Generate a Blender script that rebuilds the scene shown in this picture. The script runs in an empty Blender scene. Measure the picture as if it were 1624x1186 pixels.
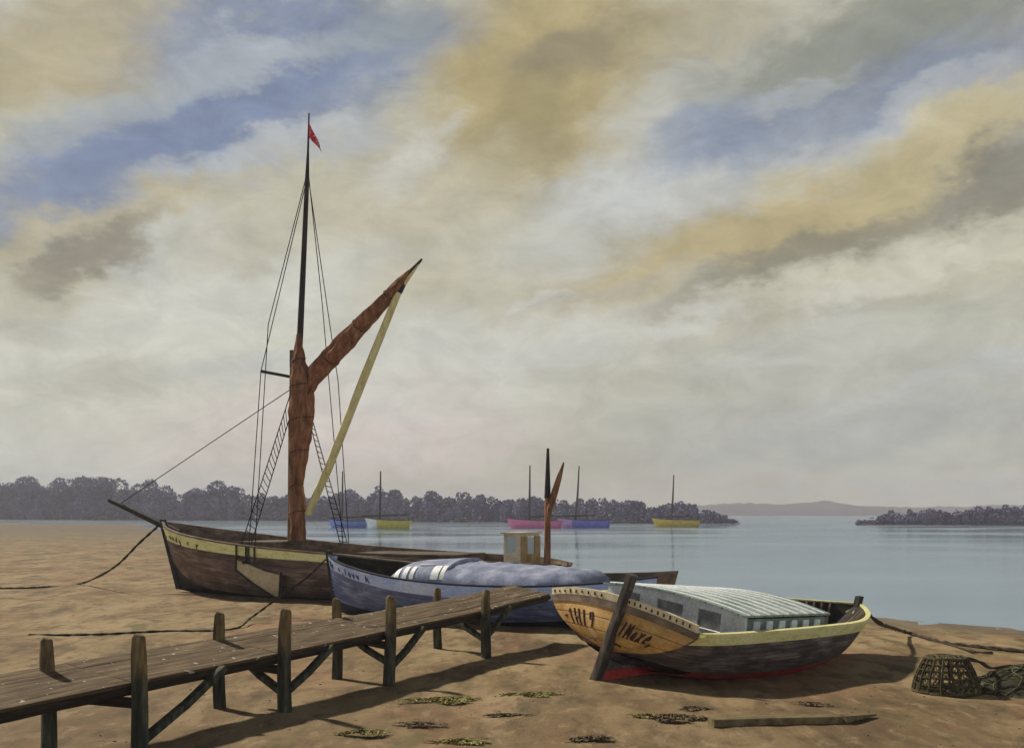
import bpy, math, random
import numpy as np
from mathutils import Vector, noise

R = math.radians
random.seed(7)
rng = np.random.default_rng(7)
SC = bpy.context.scene
COL = SC.collection

# ------------------------------------------------------------------ camera
CAMH = 2.5
cam_d = bpy.data.cameras.new('camera')
cam = bpy.data.objects.new('camera', cam_d)
COL.objects.link(cam)
cam.location = (0, 0, CAMH)
cam.rotation_euler = (R(90), 0, 0)
cam_d.sensor_width = 36
cam_d.lens = 39.9
cam_d.shift_y = 0.136
cam_d.clip_start = 0.1
cam_d.clip_end = 8000
SC.camera = cam
SC.view_settings.view_transform = 'Standard'
SC.view_settings.look = 'None'
SC.view_settings.gamma = 1
SC.view_settings.exposure = 0.0
SC.cycles.max_bounces = 6
SC.cycles.volume_bounces = 0


def P(u, v, Y):
    """a direction seen in the photograph, taken to the real distance Y"""
    return Vector(((u - 812) / 1800 * Y, Y, CAMH - (v - 814) / 1800 * Y))


# ------------------------------------------------------------------ world
def lin(r, g, b):
    f = lambda c: c / 12.92 if c <= 0.04045 else ((c + 0.055) / 1.055) ** 2.4
    return (f(r / 255), f(g / 255), f(b / 255), 1)


W = bpy.data.worlds.new('World')
SC.world = W
W.use_nodes = True
NT = W.node_tree
NT.nodes.clear()


def nn(t, **kw):
    n = NT.nodes.new(t)
    for k, v in kw.items():
        setattr(n, k, v)
    return n


def wmath(op, a, b=None, c=None, clamp=False):
    n = nn('ShaderNodeMath', operation=op, use_clamp=clamp)
    for i, x in enumerate((a, b, c)):
        if x is None:
            continue
        if isinstance(x, (int, float)):
            n.inputs[i].default_value = x
        else:
            NT.links.new(x, n.inputs[i])
    return n.outputs[0]


def wmix(f, a, b):
    n = nn('ShaderNodeMix', data_type='RGBA')
    for i, x in ((0, f), (6, a), (7, b)):
        if isinstance(x, (int, float)):
            n.inputs[i].default_value = x
        elif isinstance(x, tuple):
            n.inputs[i].default_value = x
        else:
            NT.links.new(x, n.inputs[i])
    return n.outputs[2]


SUN_EL, SUN_AZ = R(41), R(-47)          # behind the scene, to the left
tc = nn('ShaderNodeTexCoord')
sep = nn('ShaderNodeSeparateXYZ')
NT.links.new(tc.outputs['Generated'], sep.inputs[0])
X, Yw, Z = sep.outputs
az = wmath('ARCTAN2', X, Yw)
hl = wmath('SQRT', wmath('ADD', wmath('MULTIPLY', X, X), wmath('MULTIPLY', Yw, Yw)))
hl = wmath('MAXIMUM', hl, 0.001)
el = wmath('ARCTAN2', Z, hl)
comb = nn('ShaderNodeCombineXYZ')
NT.links.new(az, comb.inputs[0])
NT.links.new(el, comb.inputs[1])
sky = nn('ShaderNodeTexSky', sky_type='NISHITA')
sky.sun_disc = False
sky.sun_elevation = SUN_EL
sky.sun_rotation = SUN_AZ
sky.dust_density = 2.0


def wnoise(vec, scale, detail, rough=0.55, dist=0.0, rot=0.0, sc=(1, 1, 1)):
    m = nn('ShaderNodeMapping')
    m.inputs['Rotation'].default_value = (0, 0, rot)
    m.inputs['Scale'].default_value = sc
    NT.links.new(vec, m.inputs[0])
    n = nn('ShaderNodeTexNoise')
    n.inputs['Scale'].default_value = scale
    n.inputs['Detail'].default_value = detail
    n.inputs['Roughness'].default_value = rough
    n.inputs['Distortion'].default_value = dist
    NT.links.new(m.outputs[0], n.inputs['Vector'])
    return n


# warp of the cloud plan, so cloud edges are ragged
w1 = wnoise(comb.outputs[0], 5.0, 6, 0.6, rot=-0.4, sc=(0.8, 1.5, 1))
w2 = wnoise(comb.outputs[0], 22.0, 5, 0.65, rot=-0.4, sc=(0.8, 1.4, 1))


def vmath(op, a, b, scale=None):
    n = nn('ShaderNodeVectorMath', operation=op)
    for i, x in enumerate((a, b)):
        if x is None:
            continue
        if isinstance(x, tuple):
            n.inputs[i].default_value = x
        else:
            NT.links.new(x, n.inputs[i])
    if scale is not None:
        n.inputs['Scale'].default_value = scale
    return n.outputs[0]


o1 = vmath('SCALE', vmath('SUBTRACT', w1.outputs['Color'], (0.5, 0.5, 0.5)), None, 0.115)
o2 = vmath('SCALE', vmath('SUBTRACT', w2.outputs['Color'], (0.5, 0.5, 0.5)), None, 0.065)
plan = vmath('ADD', comb.outputs[0], vmath('ADD', o1, o2))
fl = nn('ShaderNodeSeparateXYZ')
NT.links.new(plan, fl.inputs[0])
flat = nn('ShaderNodeCombineXYZ')
NT.links.new(fl.outputs[0], flat.inputs[0])
NT.links.new(fl.outputs[1], flat.inputs[1])
plan = flat.outputs[0]


def blob(u, v, ru, rv, ang, amt, soft=1.0):
    """a bank of cloud (or a gap in it): centre, half length, half height, tilt"""
    a0 = math.atan((u - 812) / 1800)
    e0 = math.atan((814 - v) / 1800 * math.cos(a0))
    m = nn('ShaderNodeMapping', vector_type='TEXTURE')
    m.inputs['Location'].default_value = (a0, e0, 0)
    m.inputs['Rotation'].default_value = (0, 0, R(ang))
    m.inputs['Scale'].default_value = (ru / 1800, rv / 1800, 1)
    NT.links.new(plan, m.inputs[0])
    ln = nn('ShaderNodeVectorMath', operation='LENGTH')
    NT.links.new(m.outputs[0], ln.inputs[0])
    r = nn('ShaderNodeMapRange', interpolation_type='SMOOTHERSTEP')
    r.inputs['From Min'].default_value = 1.0 + 0.45 * soft
    r.inputs['From Max'].default_value = max(0.0, 1.0 - 0.75 * soft)
    r.inputs['To Min'].default_value = 0
    r.inputs['To Max'].default_value = amt
    NT.links.new(ln.outputs['Value'], r.inputs[0])
    return r.outputs[0]


# general cloud cover
n0 = wnoise(comb.outputs[0], 4.0, 7, 0.55, 0.4, rot=-0.35, sc=(0.7, 1.9, 1))
cr = nn('ShaderNodeValToRGB')
NT.links.new(n0.outputs['Fac'], cr.inputs[0])
els = cr.color_ramp.elements
els[0].position, els[0].color = 0.30, lin(168, 165, 150)
els[1].position, els[1].color = 0.70, lin(204, 204, 196)
e = els.new(0.45); e.color = lin(190, 186, 166)
e = els.new(0.56); e.color = lin(192, 192, 183)
c = cr.outputs[0]
skyb = nn('ShaderNodeMix', data_type='RGBA', blend_type='MULTIPLY')
skyb.inputs[0].default_value = 1
NT.links.new(sky.outputs[0], skyb.inputs[6])
skyb.inputs[7].default_value = (0.075, 0.075, 0.075, 1)
clear = wmix(0.85, skyb.outputs[2], lin(112, 128, 160))

BANKS = [
    # u, v, half length, half height, tilt, amount, colour
    (300, 620, 560, 130, 4, 0.8, lin(210, 209, 196)),
    (560, 690, 330, 80, 3, 0.75, lin(212, 200, 194)),
    (1350, 670, 460, 130, 0, 0.85, lin(178, 180, 172)),
    (1500, 520, 300, 60, 14, 0.7, lin(186, 187, 174)),
    (800, 560, 340, 70, 10, 0.6, lin(206, 206, 198)),
    (80, 60, 240, 75, 20, 0.85, lin(178, 167, 136)),
    (50, 230, 90, 70, 30, 0.7, lin(205, 200, 174)),
    (850, 100, 225, 160, 38, 0.95, lin(176, 161, 118), 0.7),
    (905, 60, 110, 55, 20, 0.7, lin(138, 131, 112)),
    (840, 190, 120, 60, 38, 0.7, lin(152, 141, 106)),
    (1090, 30, 140, 50, 10, 0.6, lin(166, 154, 118)),
    (1420, 40, 340, 75, 10, 0.85, lin(142, 143, 130)),
    (600, 330, 280, 60, 20, 0.6, lin(194, 187, 164)),
    (760, 420, 280, 50, 18, 0.5, lin(198, 191, 166)),
    (1040, 290, 290, 80, 22, 0.9, lin(192, 194, 190)),
    (650, 240, 100, 42, 38, 0.75, lin(202, 201, 192), 0.95),
    (1230, 360, 400, 50, 17, 0.95, lin(182, 168, 128)),
    (1290, 395, 280, 32, 20, 0.85, lin(138, 133, 114)),
    (1590, 290, 110, 60, 25, 0.85, lin(126, 122, 110)),
    (1540, 215, 180, 50, 22, 0.7, lin(192, 180, 140)),
    (1400, 430, 230, 34, 12, 0.8, lin(204, 200, 180)),
    (120, 350, 230, 45, 12, 0.85, lin(194, 181, 140)),
    (130, 405, 105, 30, 24, 0.9, lin(142, 136, 120)),
    (60, 530, 70, 34, 10, 0.6, lin(168, 165, 154)),
    (330, 480, 290, 60, 14, 0.75, lin(210, 210, 200)),
    (860, 485, 70, 18, 12, 0.55, lin(206, 207, 204), 0.95), (1100, 525, 80, 18, 6, 0.55, lin(208, 208, 202), 0.9),
    (1340, 470, 110, 22, 12, 0.7, lin(208, 206, 193), 0.9), (1500, 405, 90, 20, 8, 0.7, lin(206, 203, 186), 0.6),
    (950, 470, 150, 14, 14, 0.5, lin(176, 172, 158)), (1000, 300, 120, 40, 22, 0.6, lin(204, 206, 204), 0.7),
    (170, 620, 160, 40, 6, 0.5, lin(180, 178, 162)), (380, 590, 140, 30, 10, 0.5, lin(186, 190, 188)),
    (1500, 610, 260, 24, 10, 0.5, lin(190, 193, 190)), (1350, 700, 300, 40, 4, 0.5, lin(168, 172, 170)),
]
GAPS = [
    (330, 185, 390, 100, 24, 0.95), (160, 285, 190, 42, 20, 0.85), (470, 50, 260, 66, 8, 0.85),
    (1320, 155, 280, 62, 15, 0.62), (1120, 190, 120, 50, 20, 0.5), (1540, 115, 180, 36, 14, 0.55),
]
WISPS = [
    (420, 75, 150, 36, 12, 0.75, lin(180, 185, 188)), (330, 125, 120, 24, 20, 0.6, lin(172, 180, 188)),
    (170, 160, 160, 42, 30, 0.6, lin(166, 172, 172)), (610, 30, 90, 40, 20, 0.6, lin(152, 160, 158)), (1400, 40, 300, 46, 10, 0.7, lin(142, 146, 138)),
    (420, 245, 220, 30, 22, 0.7, lin(186, 190, 192)),
    (1270, 120, 90, 18, 14, 0.5, lin(176, 180, 184)), (1400, 190, 200, 26, 16, 0.6, lin(180, 184, 188)),
]
for b in BANKS:
    c = wmix(blob(*b[:6], *b[7:]), c, b[6])
for g in GAPS:
    c = wmix(blob(*g), c, clear)
for b in WISPS:
    c = wmix(blob(*b[:6]), c, b[6])
# fine mottling of every cloud
n3 = wnoise(comb.outputs[0], 21.0, 9, 0.68, 0.5, rot=-0.4, sc=(0.8, 1.6, 1))
mr = nn('ShaderNodeMapRange')
mr.inputs['From Min'].default_value = 0.3
mr.inputs['From Max'].default_value = 0.7
mr.inputs['To Min'].default_value = 0.84
mr.inputs['To Max'].default_value = 1.14
NT.links.new(n3.outputs['Fac'], mr.inputs[0])
vm = nn('ShaderNodeVectorMath', operation='SCALE')
NT.links.new(c, vm.inputs[0])
NT.links.new(mr.outputs[0], vm.inputs['Scale'])
# added sky out of view: bright behind fills near faces, dark overhead deepens shadows
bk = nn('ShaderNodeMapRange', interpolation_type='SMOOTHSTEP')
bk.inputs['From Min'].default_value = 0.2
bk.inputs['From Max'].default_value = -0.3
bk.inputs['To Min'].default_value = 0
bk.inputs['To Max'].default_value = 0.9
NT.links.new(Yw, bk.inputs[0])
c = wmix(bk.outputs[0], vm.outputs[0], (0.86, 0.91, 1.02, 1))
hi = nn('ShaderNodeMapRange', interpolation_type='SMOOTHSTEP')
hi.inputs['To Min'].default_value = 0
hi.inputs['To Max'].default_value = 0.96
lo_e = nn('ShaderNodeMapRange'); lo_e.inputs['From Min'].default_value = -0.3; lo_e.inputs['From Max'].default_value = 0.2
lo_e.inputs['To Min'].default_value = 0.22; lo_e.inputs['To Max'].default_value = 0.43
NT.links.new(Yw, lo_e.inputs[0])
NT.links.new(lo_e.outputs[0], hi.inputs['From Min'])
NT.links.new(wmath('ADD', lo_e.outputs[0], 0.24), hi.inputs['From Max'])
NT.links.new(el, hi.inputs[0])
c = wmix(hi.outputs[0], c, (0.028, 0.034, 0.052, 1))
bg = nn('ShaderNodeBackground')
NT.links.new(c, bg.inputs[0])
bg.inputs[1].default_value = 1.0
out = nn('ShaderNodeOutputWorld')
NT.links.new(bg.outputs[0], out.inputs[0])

# ------------------------------------------------------------------ sun
sd = bpy.data.lights.new('sun', 'SUN')
sd.energy = 4.5
sd.angle = R(3.0)
sd.color = (1.0, 0.92, 0.80)
so = bpy.data.objects.new('sun', sd)
COL.objects.link(so)
sdir = Vector((math.sin(SUN_AZ) * math.cos(SUN_EL), math.cos(SUN_AZ) * math.cos(SUN_EL), math.sin(SUN_EL)))
so.rotation_euler = sdir.to_track_quat('Z', 'Y').to_euler()
so.location = sdir * 60


# ------------------------------------------------------------------ materials
class M:
    """small node-material builder"""
    def __init__(s, name):
        s.m = bpy.data.materials.new(name)
        s.m.use_nodes = True
        s.t = s.m.node_tree
        s.b = s.t.nodes['Principled BSDF']

    def n(s, t, **kw):
        x = s.t.nodes.new(t)
        for k, v in kw.items():
            setattr(x, k, v)
        return x

    def put(s, x, inp):
        if isinstance(x, (int, float, tuple)):
            inp.default_value = x
        else:
            s.t.links.new(x, inp)

    def coord(s, kind='Object', scale=(1, 1, 1), rot=(0, 0, 0)):
        tcn = s.n('ShaderNodeTexCoord')
        mp = s.n('ShaderNodeMapping')
        mp.inputs['Scale'].default_value = scale
        mp.inputs['Rotation'].default_value = rot
        s.put(tcn.outputs[kind], mp.inputs[0])
        return mp.outputs[0]

    def noise(s, vec, scale, detail=5, rough=0.55, dist=0.0):
        x = s.n('ShaderNodeTexNoise')
        x.inputs['Scale'].default_value = scale
        x.inputs['Detail'].default_value = detail
        x.inputs['Roughness'].default_value = rough
        x.inputs['Distortion'].default_value = dist
        s.put(vec, x.inputs['Vector'])
        return x.outputs['Fac']

    def ramp(s, fac, stops):
        x = s.n('ShaderNodeValToRGB')
        e_ = x.color_ramp.elements
        while len(e_) < len(stops):
            e_.new(0.5)
        for q, (p, c_) in zip(e_, stops):
            q.position = p
            q.color = c_ if len(c_) == 4 else (*c_, 1)
        s.put(fac, x.inputs[0])
        return x.outputs[0]

    def mix(s, f, a, b, mode='MIX'):
        x = s.n('ShaderNodeMix', data_type='RGBA', blend_type=mode)
        for i, q in ((0, f), (6, a), (7, b)):
            if isinstance(q, tuple) and len(q) == 3:
                q = (*q, 1)
            s.put(q, x.inputs[i])
        return x.outputs[2]

    def rng(s, f, a, b, c_=0.0, d=1.0):
        x = s.n('ShaderNodeMapRange', interpolation_type='SMOOTHSTEP')
        for i, q in enumerate((f, a, b, c_, d)):
            s.put(q, x.inputs[i])
        return x.outputs[0]

    def math(s, op, a, b=0.0):
        x = s.n('ShaderNodeMath', operation=op)
        s.put(a, x.inputs[0]); s.put(b, x.inputs[1])
        return x.outputs[0]

    def bump(s, h, strength=0.3, dist=0.02):
        x = s.n('ShaderNodeBump')
        x.inputs['Strength'].default_value = strength
        x.inputs['Distance'].default_value = dist
        s.put(h, x.inputs['Height'])
        s.put(x.outputs[0], s.b.inputs['Normal'])

    def fin(s, col, rough=0.8, spec=0.3):
        s.put(col if not (isinstance(col, tuple) and len(col) == 3) else (*col, 1), s.b.inputs['Base Color'])
        s.put(rough, s.b.inputs['Roughness'])
        s.b.inputs['Specular IOR Level'].default_value = spec
        return s.m


def weathered(name, a, b, c_, scale=3.0, rough=0.8, stretch=(1, 1, 1), bump=0.25, planks=0, kind='Object', seam=0.5, specks=None):
    """painted or bare wood: three tones of wear, optional plank seams along the UV"""
    m = M(name)
    v = m.coord(kind, stretch)
    f = m.noise(v, scale, 7, 0.62, 0.3)
    col = m.ramp(f, [(0.3, a), (0.5, b), (0.72, c_)])
    v2 = m.coord(kind, tuple(q * 1.0 for q in stretch))
    g = m.noise(v2, scale * 9, 4, 0.6)
    col = m.mix(0.55, col, m.ramp(g, [(0.3, (0.55,) * 3), (0.7, (1.25,) * 3)]), 'MULTIPLY')
    h = g
    if planks:
        uv = m.n('ShaderNodeTexCoord').outputs['UV']
        sp = m.n('ShaderNodeSeparateXYZ')
        m.put(uv, sp.inputs[0])
        fr = m.math('FRACT', m.math('MULTIPLY', sp.outputs[1], planks))
        line = m.math('MINIMUM', fr, m.math('SUBTRACT', 1.0, fr))
        k = m.rng(line, 0.0, 0.09)
        tone = m.noise(m.coord('UV', (3, planks * 1.0, 1)), 1.0, 0)
        col = m.mix(0.35, col, m.ramp(tone, [(0.35, (0.6,) * 3), (0.65, (1.3,) * 3)]), 'MULTIPLY')
        col = m.mix(m.rng(k, 0, 1, seam, 0), col, (0.012, 0.010, 0.009))
        h = m.math('ADD', m.math('MULTIPLY', g, 0.4), m.math('MULTIPLY', k, 1.0))
    if specks:
        s1 = m.noise(m.coord('Object'), specks[0], 2, 0.5)
        col = m.mix(m.rng(s1, specks[1], specks[1] + 0.03), col, specks[2])
    m.bump(h, bump, 0.02)
    return m.fin(col, rough)


MAT = {}


def build_materials():
    g = MAT
    g['barge_brown'] = weathered('barge planking', (0.075, 0.050, 0.040), (0.17, 0.115, 0.09), (0.34, 0.25, 0.20), 1.1, 0.75, (1, 1, 4), 0.5, 11, seam=0.75)
    g['tar'] = weathered('tarred bottom', (0.006, 0.006, 0.008), (0.014, 0.013, 0.015), (0.03, 0.028, 0.03), 2.5, 0.6, (1, 1, 3), 0.4, 5)
    g['yellow'] = weathered('faded yellow paint', (0.55, 0.52, 0.18), (0.80, 0.77, 0.34), (0.84, 0.82, 0.45), 2.5, 0.6, (1, 1, 3), 0.2)
    g['pale_yellow'] = weathered('pale yellow spar', (0.46, 0.40, 0.15), (0.74, 0.66, 0.30), (0.82, 0.76, 0.42), 3, 0.6, (3, 3, 0.6), 0.2)
    g['deck'] = weathered('worn deck', (0.07, 0.05, 0.035), (0.15, 0.11, 0.075), (0.28, 0.22, 0.15), 1.5, 0.85, (1, 1, 1), 0.3, 14)
    g['rail_brown'] = weathered('brown rail', (0.07, 0.05, 0.034), (0.18, 0.13, 0.085), (0.34, 0.26, 0.18), 2.2, 0.8, (1, 1, 2), 0.3)
    g['dark_spar'] = weathered('dark spar', (0.010, 0.009, 0.008), (0.025, 0.020, 0.017), (0.06, 0.05, 0.04), 4, 0.6, (3, 3, 0.6), 0.2)
    g['mast_wood'] = weathered('oiled mast', (0.04, 0.028, 0.016), (0.12, 0.09, 0.05), (0.22, 0.17, 0.10), 4, 0.6, (3, 3, 0.5), 0.2)
    g['rope'] = weathered('tarred rope', (0.010, 0.009, 0.008), (0.022, 0.019, 0.016), (0.05, 0.042, 0.035), 12, 0.9, (1, 1, 1), 0.3)
    g['rope_brown'] = weathered('hemp rope', (0.025, 0.016, 0.011), (0.06, 0.04, 0.026), (0.12, 0.085, 0.055), 12, 0.9, (1, 1, 1), 0.4)
    g['sail'] = weathered('tan sailcloth', (0.10, 0.044, 0.022), (0.26, 0.115, 0.054), (0.46, 0.24, 0.13), 2.6, 0.9, (2.6, 2.6, 0.7), 0.7)
    g['flag'] = weathered('red pennant', (0.45, 0.02, 0.04), (0.60, 0.05, 0.07), (0.85, 0.65, 0.62), 9, 0.8, (1, 1, 1), 0.2)
    g['cream'] = weathered('cream paint', (0.42, 0.36, 0.22), (0.66, 0.60, 0.42), (0.72, 0.68, 0.52), 2.5, 0.6, (1, 1, 1), 0.2)
    g['ochre'] = weathered('ochre varnish', (0.24, 0.14, 0.04), (0.40, 0.25, 0.085), (0.50, 0.35, 0.14), 2.5, 0.6, (1, 1, 1), 0.2)
    g['leeboard'] = weathered('bare leeboard', (0.30, 0.24, 0.13), (0.50, 0.41, 0.24), (0.58, 0.50, 0.32), 2.2, 0.8, (1, 1, 1), 0.3)
    g['glass'] = M('old glass').fin((0.42, 0.50, 0.50), 0.15, 0.5)
    g['grey_glass'] = weathered('dirty grey glass', (0.16, 0.17, 0.17), (0.26, 0.27, 0.27), (0.42, 0.43, 0.42), 5, 0.25, (1, 1, 1), 0.05)
    g['white'] = weathered('white paint', (0.62, 0.65, 0.64), (0.82, 0.85, 0.84), (0.88, 0.90, 0.88), 2.6, 0.55, (1, 1, 1), 0.2)
    g['blue_hull'] = weathered('slate blue paint', (0.07, 0.09, 0.19), (0.13, 0.165, 0.33), (0.29, 0.34, 0.52), 1.6, 0.6, (1, 1, 4), 0.4, 8, seam=0.75)
    g['blue_band'] = weathered('sky blue paint', (0.30, 0.44, 0.88), (0.46, 0.60, 0.94), (0.66, 0.76, 0.95), 1.1, 0.55, (1, 1, 3), 0.2)
    g['navy'] = weathered('navy bottom paint', (0.006, 0.008, 0.018), (0.012, 0.016, 0.034), (0.035, 0.04, 0.06), 2.2, 0.6, (1, 1, 3), 0.3)
    g['cover'] = weathered('grey blue canvas', (0.16, 0.18, 0.27), (0.28, 0.31, 0.42), (0.48, 0.51, 0.60), 2.4, 0.9, (1, 1, 1), 0.6)
    g['interior'] = weathered('dark bilge boards', (0.010, 0.009, 0.007), (0.025, 0.020, 0.014), (0.07, 0.05, 0.03), 3, 0.9, (1, 1, 1), 0.4)
    g['orange'] = weathered('orange ochre transom', (0.32, 0.165, 0.045), (0.54, 0.315, 0.095), (0.64, 0.42, 0.17), 2.6, 0.6, (1, 1, 1.6), 0.3, 5, seam=0.5)
    g['cream_band'] = weathered('cream bulwark', (0.52, 0.43, 0.24), (0.74, 0.64, 0.40), (0.80, 0.72, 0.50), 4, 0.65, (1, 1, 1), 0.2)
    g['umber'] = weathered('umber hull', (0.036, 0.029, 0.026), (0.125, 0.10, 0.092), (0.32, 0.265, 0.24), 1.9, 0.7, (1, 1, 5), 0.5, 9, seam=0.8)
    g['red'] = weathered('red bottom paint', (0.40, 0.040, 0.032), (0.64, 0.070, 0.058), (0.70, 0.15, 0.12), 3, 0.65, (1, 1, 2), 0.2)
    g['post'] = weathered('grey weathered post', (0.030, 0.024, 0.019), (0.085, 0.07, 0.058), (0.24, 0.21, 0.18), 5, 0.85, (2, 2, 0.5), 0.5)
    g['green'] = weathered('sea green paint', (0.10, 0.15, 0.13), (0.19, 0.26, 0.23), (0.36, 0.43, 0.39), 2.2, 0.65, (1, 1, 1), 0.25)
    g['roof'] = weathered('green roof boards', (0.16, 0.22, 0.19), (0.32, 0.39, 0.345), (0.60, 0.66, 0.60), 2.0, 0.7, (1, 1, 1), 0.3, 10, seam=0.75)
    g['jetty'] = weathered('jetty planks', (0.045, 0.028, 0.013), (0.150, 0.100, 0.050), (0.33, 0.24, 0.13), 1.0, 0.9, (1.2, 30, 1), 0.7, 0, 'UV', 0.5, (9.0, 0.68, (0.60, 0.57, 0.50)))
    g['beam'] = weathered('jetty beam', (0.012, 0.010, 0.008), (0.030, 0.023, 0.016), (0.08, 0.06, 0.04), 1.0, 0.9, (1.2, 14, 1), 0.5, 0, 'UV')
    g['letter'] = M('dark lettering').fin((0.030, 0.022, 0.022), 0.7)
    g['letter_blue'] = M('blue lettering').fin((0.04, 0.06, 0.14), 0.7)
    g['letter_brown'] = M('brown lettering').fin((0.06, 0.022, 0.012), 0.7)
    g['wicker'] = weathered('pot wicker', (0.030, 0.024, 0.010), (0.075, 0.060, 0.024), (0.16, 0.13, 0.06), 8, 0.9, (1, 1, 1), 0.5)
    g['net'] = weathered('green net', (0.020, 0.020, 0.010), (0.050, 0.048, 0.024), (0.10, 0.095, 0.055), 7, 0.95, (1, 1, 1), 0.5)
    g['netcord'] = weathered('net cord', (0.06, 0.055, 0.03), (0.12, 0.11, 0.06), (0.2, 0.18, 0.11), 7, 0.95, (1, 1, 1), 0.3)
    g['weed_olive'] = weathered('olive weed', (0.17, 0.155, 0.045), (0.30, 0.265, 0.075), (0.40, 0.35, 0.12), 6, 0.9, (1, 1, 1), 0.2)
    g['weed_brown'] = weathered('brown weed', (0.09, 0.066, 0.036), (0.17, 0.12, 0.062), (0.24, 0.18, 0.10), 6, 0.9, (1, 1, 1), 0.2)
    g['pebble'] = weathered('sea pebbles', (0.06, 0.05, 0.04), (0.20, 0.16, 0.11), (0.46, 0.40, 0.31), 9, 0.8, (1, 1, 1), 0.2)
    g['drift'] = weathered('driftwood', (0.09, 0.066, 0.03), (0.19, 0.145, 0.066), (0.28, 0.22, 0.11), 3, 0.9, (2, 5, 2), 0.6)
    # timber piles: dark grey-green up to about deck height, tan above
    m = M('jetty pile')
    v = m.coord('Object', (3, 3, 0.6))
    f = m.noise(v, 4, 6, 0.6)
    top = m.ramp(f, [(0.3, (0.05, 0.035, 0.018)), (0.5, (0.16, 0.11, 0.05)), (0.7, (0.32, 0.25, 0.11))])
    low = m.ramp(f, [(0.3, (0.016, 0.016, 0.011)), (0.5, (0.050, 0.052, 0.034)), (0.7, (0.12, 0.125, 0.085))])
    ps = m.n('ShaderNodeNewGeometry').outputs['Position']
    sx = m.n('ShaderNodeSeparateXYZ'); m.put(ps, sx.inputs[0])
    col = m.mix(m.rng(m.math('ADD', sx.outputs[2], m.math('MULTIPLY', f, 0.3)), 0.80, 1.15), low, top)
    m.bump(f, 0.6, 0.02)
    MAT['pile'] = m.fin(col, 0.9)
    # far woods
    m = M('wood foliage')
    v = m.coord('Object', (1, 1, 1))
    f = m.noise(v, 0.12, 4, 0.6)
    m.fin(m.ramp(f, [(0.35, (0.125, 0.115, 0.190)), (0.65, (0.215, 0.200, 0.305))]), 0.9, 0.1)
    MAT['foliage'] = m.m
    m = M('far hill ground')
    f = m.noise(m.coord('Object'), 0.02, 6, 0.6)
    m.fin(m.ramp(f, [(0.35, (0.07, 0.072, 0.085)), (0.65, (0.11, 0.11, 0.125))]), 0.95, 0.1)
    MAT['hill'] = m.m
    for nm, a in (('boat_blue', (0.16, 0.24, 0.60)), ('boat_gold', (0.62, 0.54, 0.08)), ('boat_pink', (0.78, 0.20, 0.38)),
                  ('boat_indigo', (0.16, 0.18, 0.60)), ('boat_mustard', (0.70, 0.50, 0.06)), ('boat_lilac', (0.56, 0.34, 0.62))):
        g[nm] = weathered(nm.replace('_', ' ') + ' paint', tuple(q * 0.75 for q in a), a, tuple(min(0.8, q * 1.2 + 0.03) for q in a), 1.2, 0.45, (1, 1, 2), 0.1)


build_materials()


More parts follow.
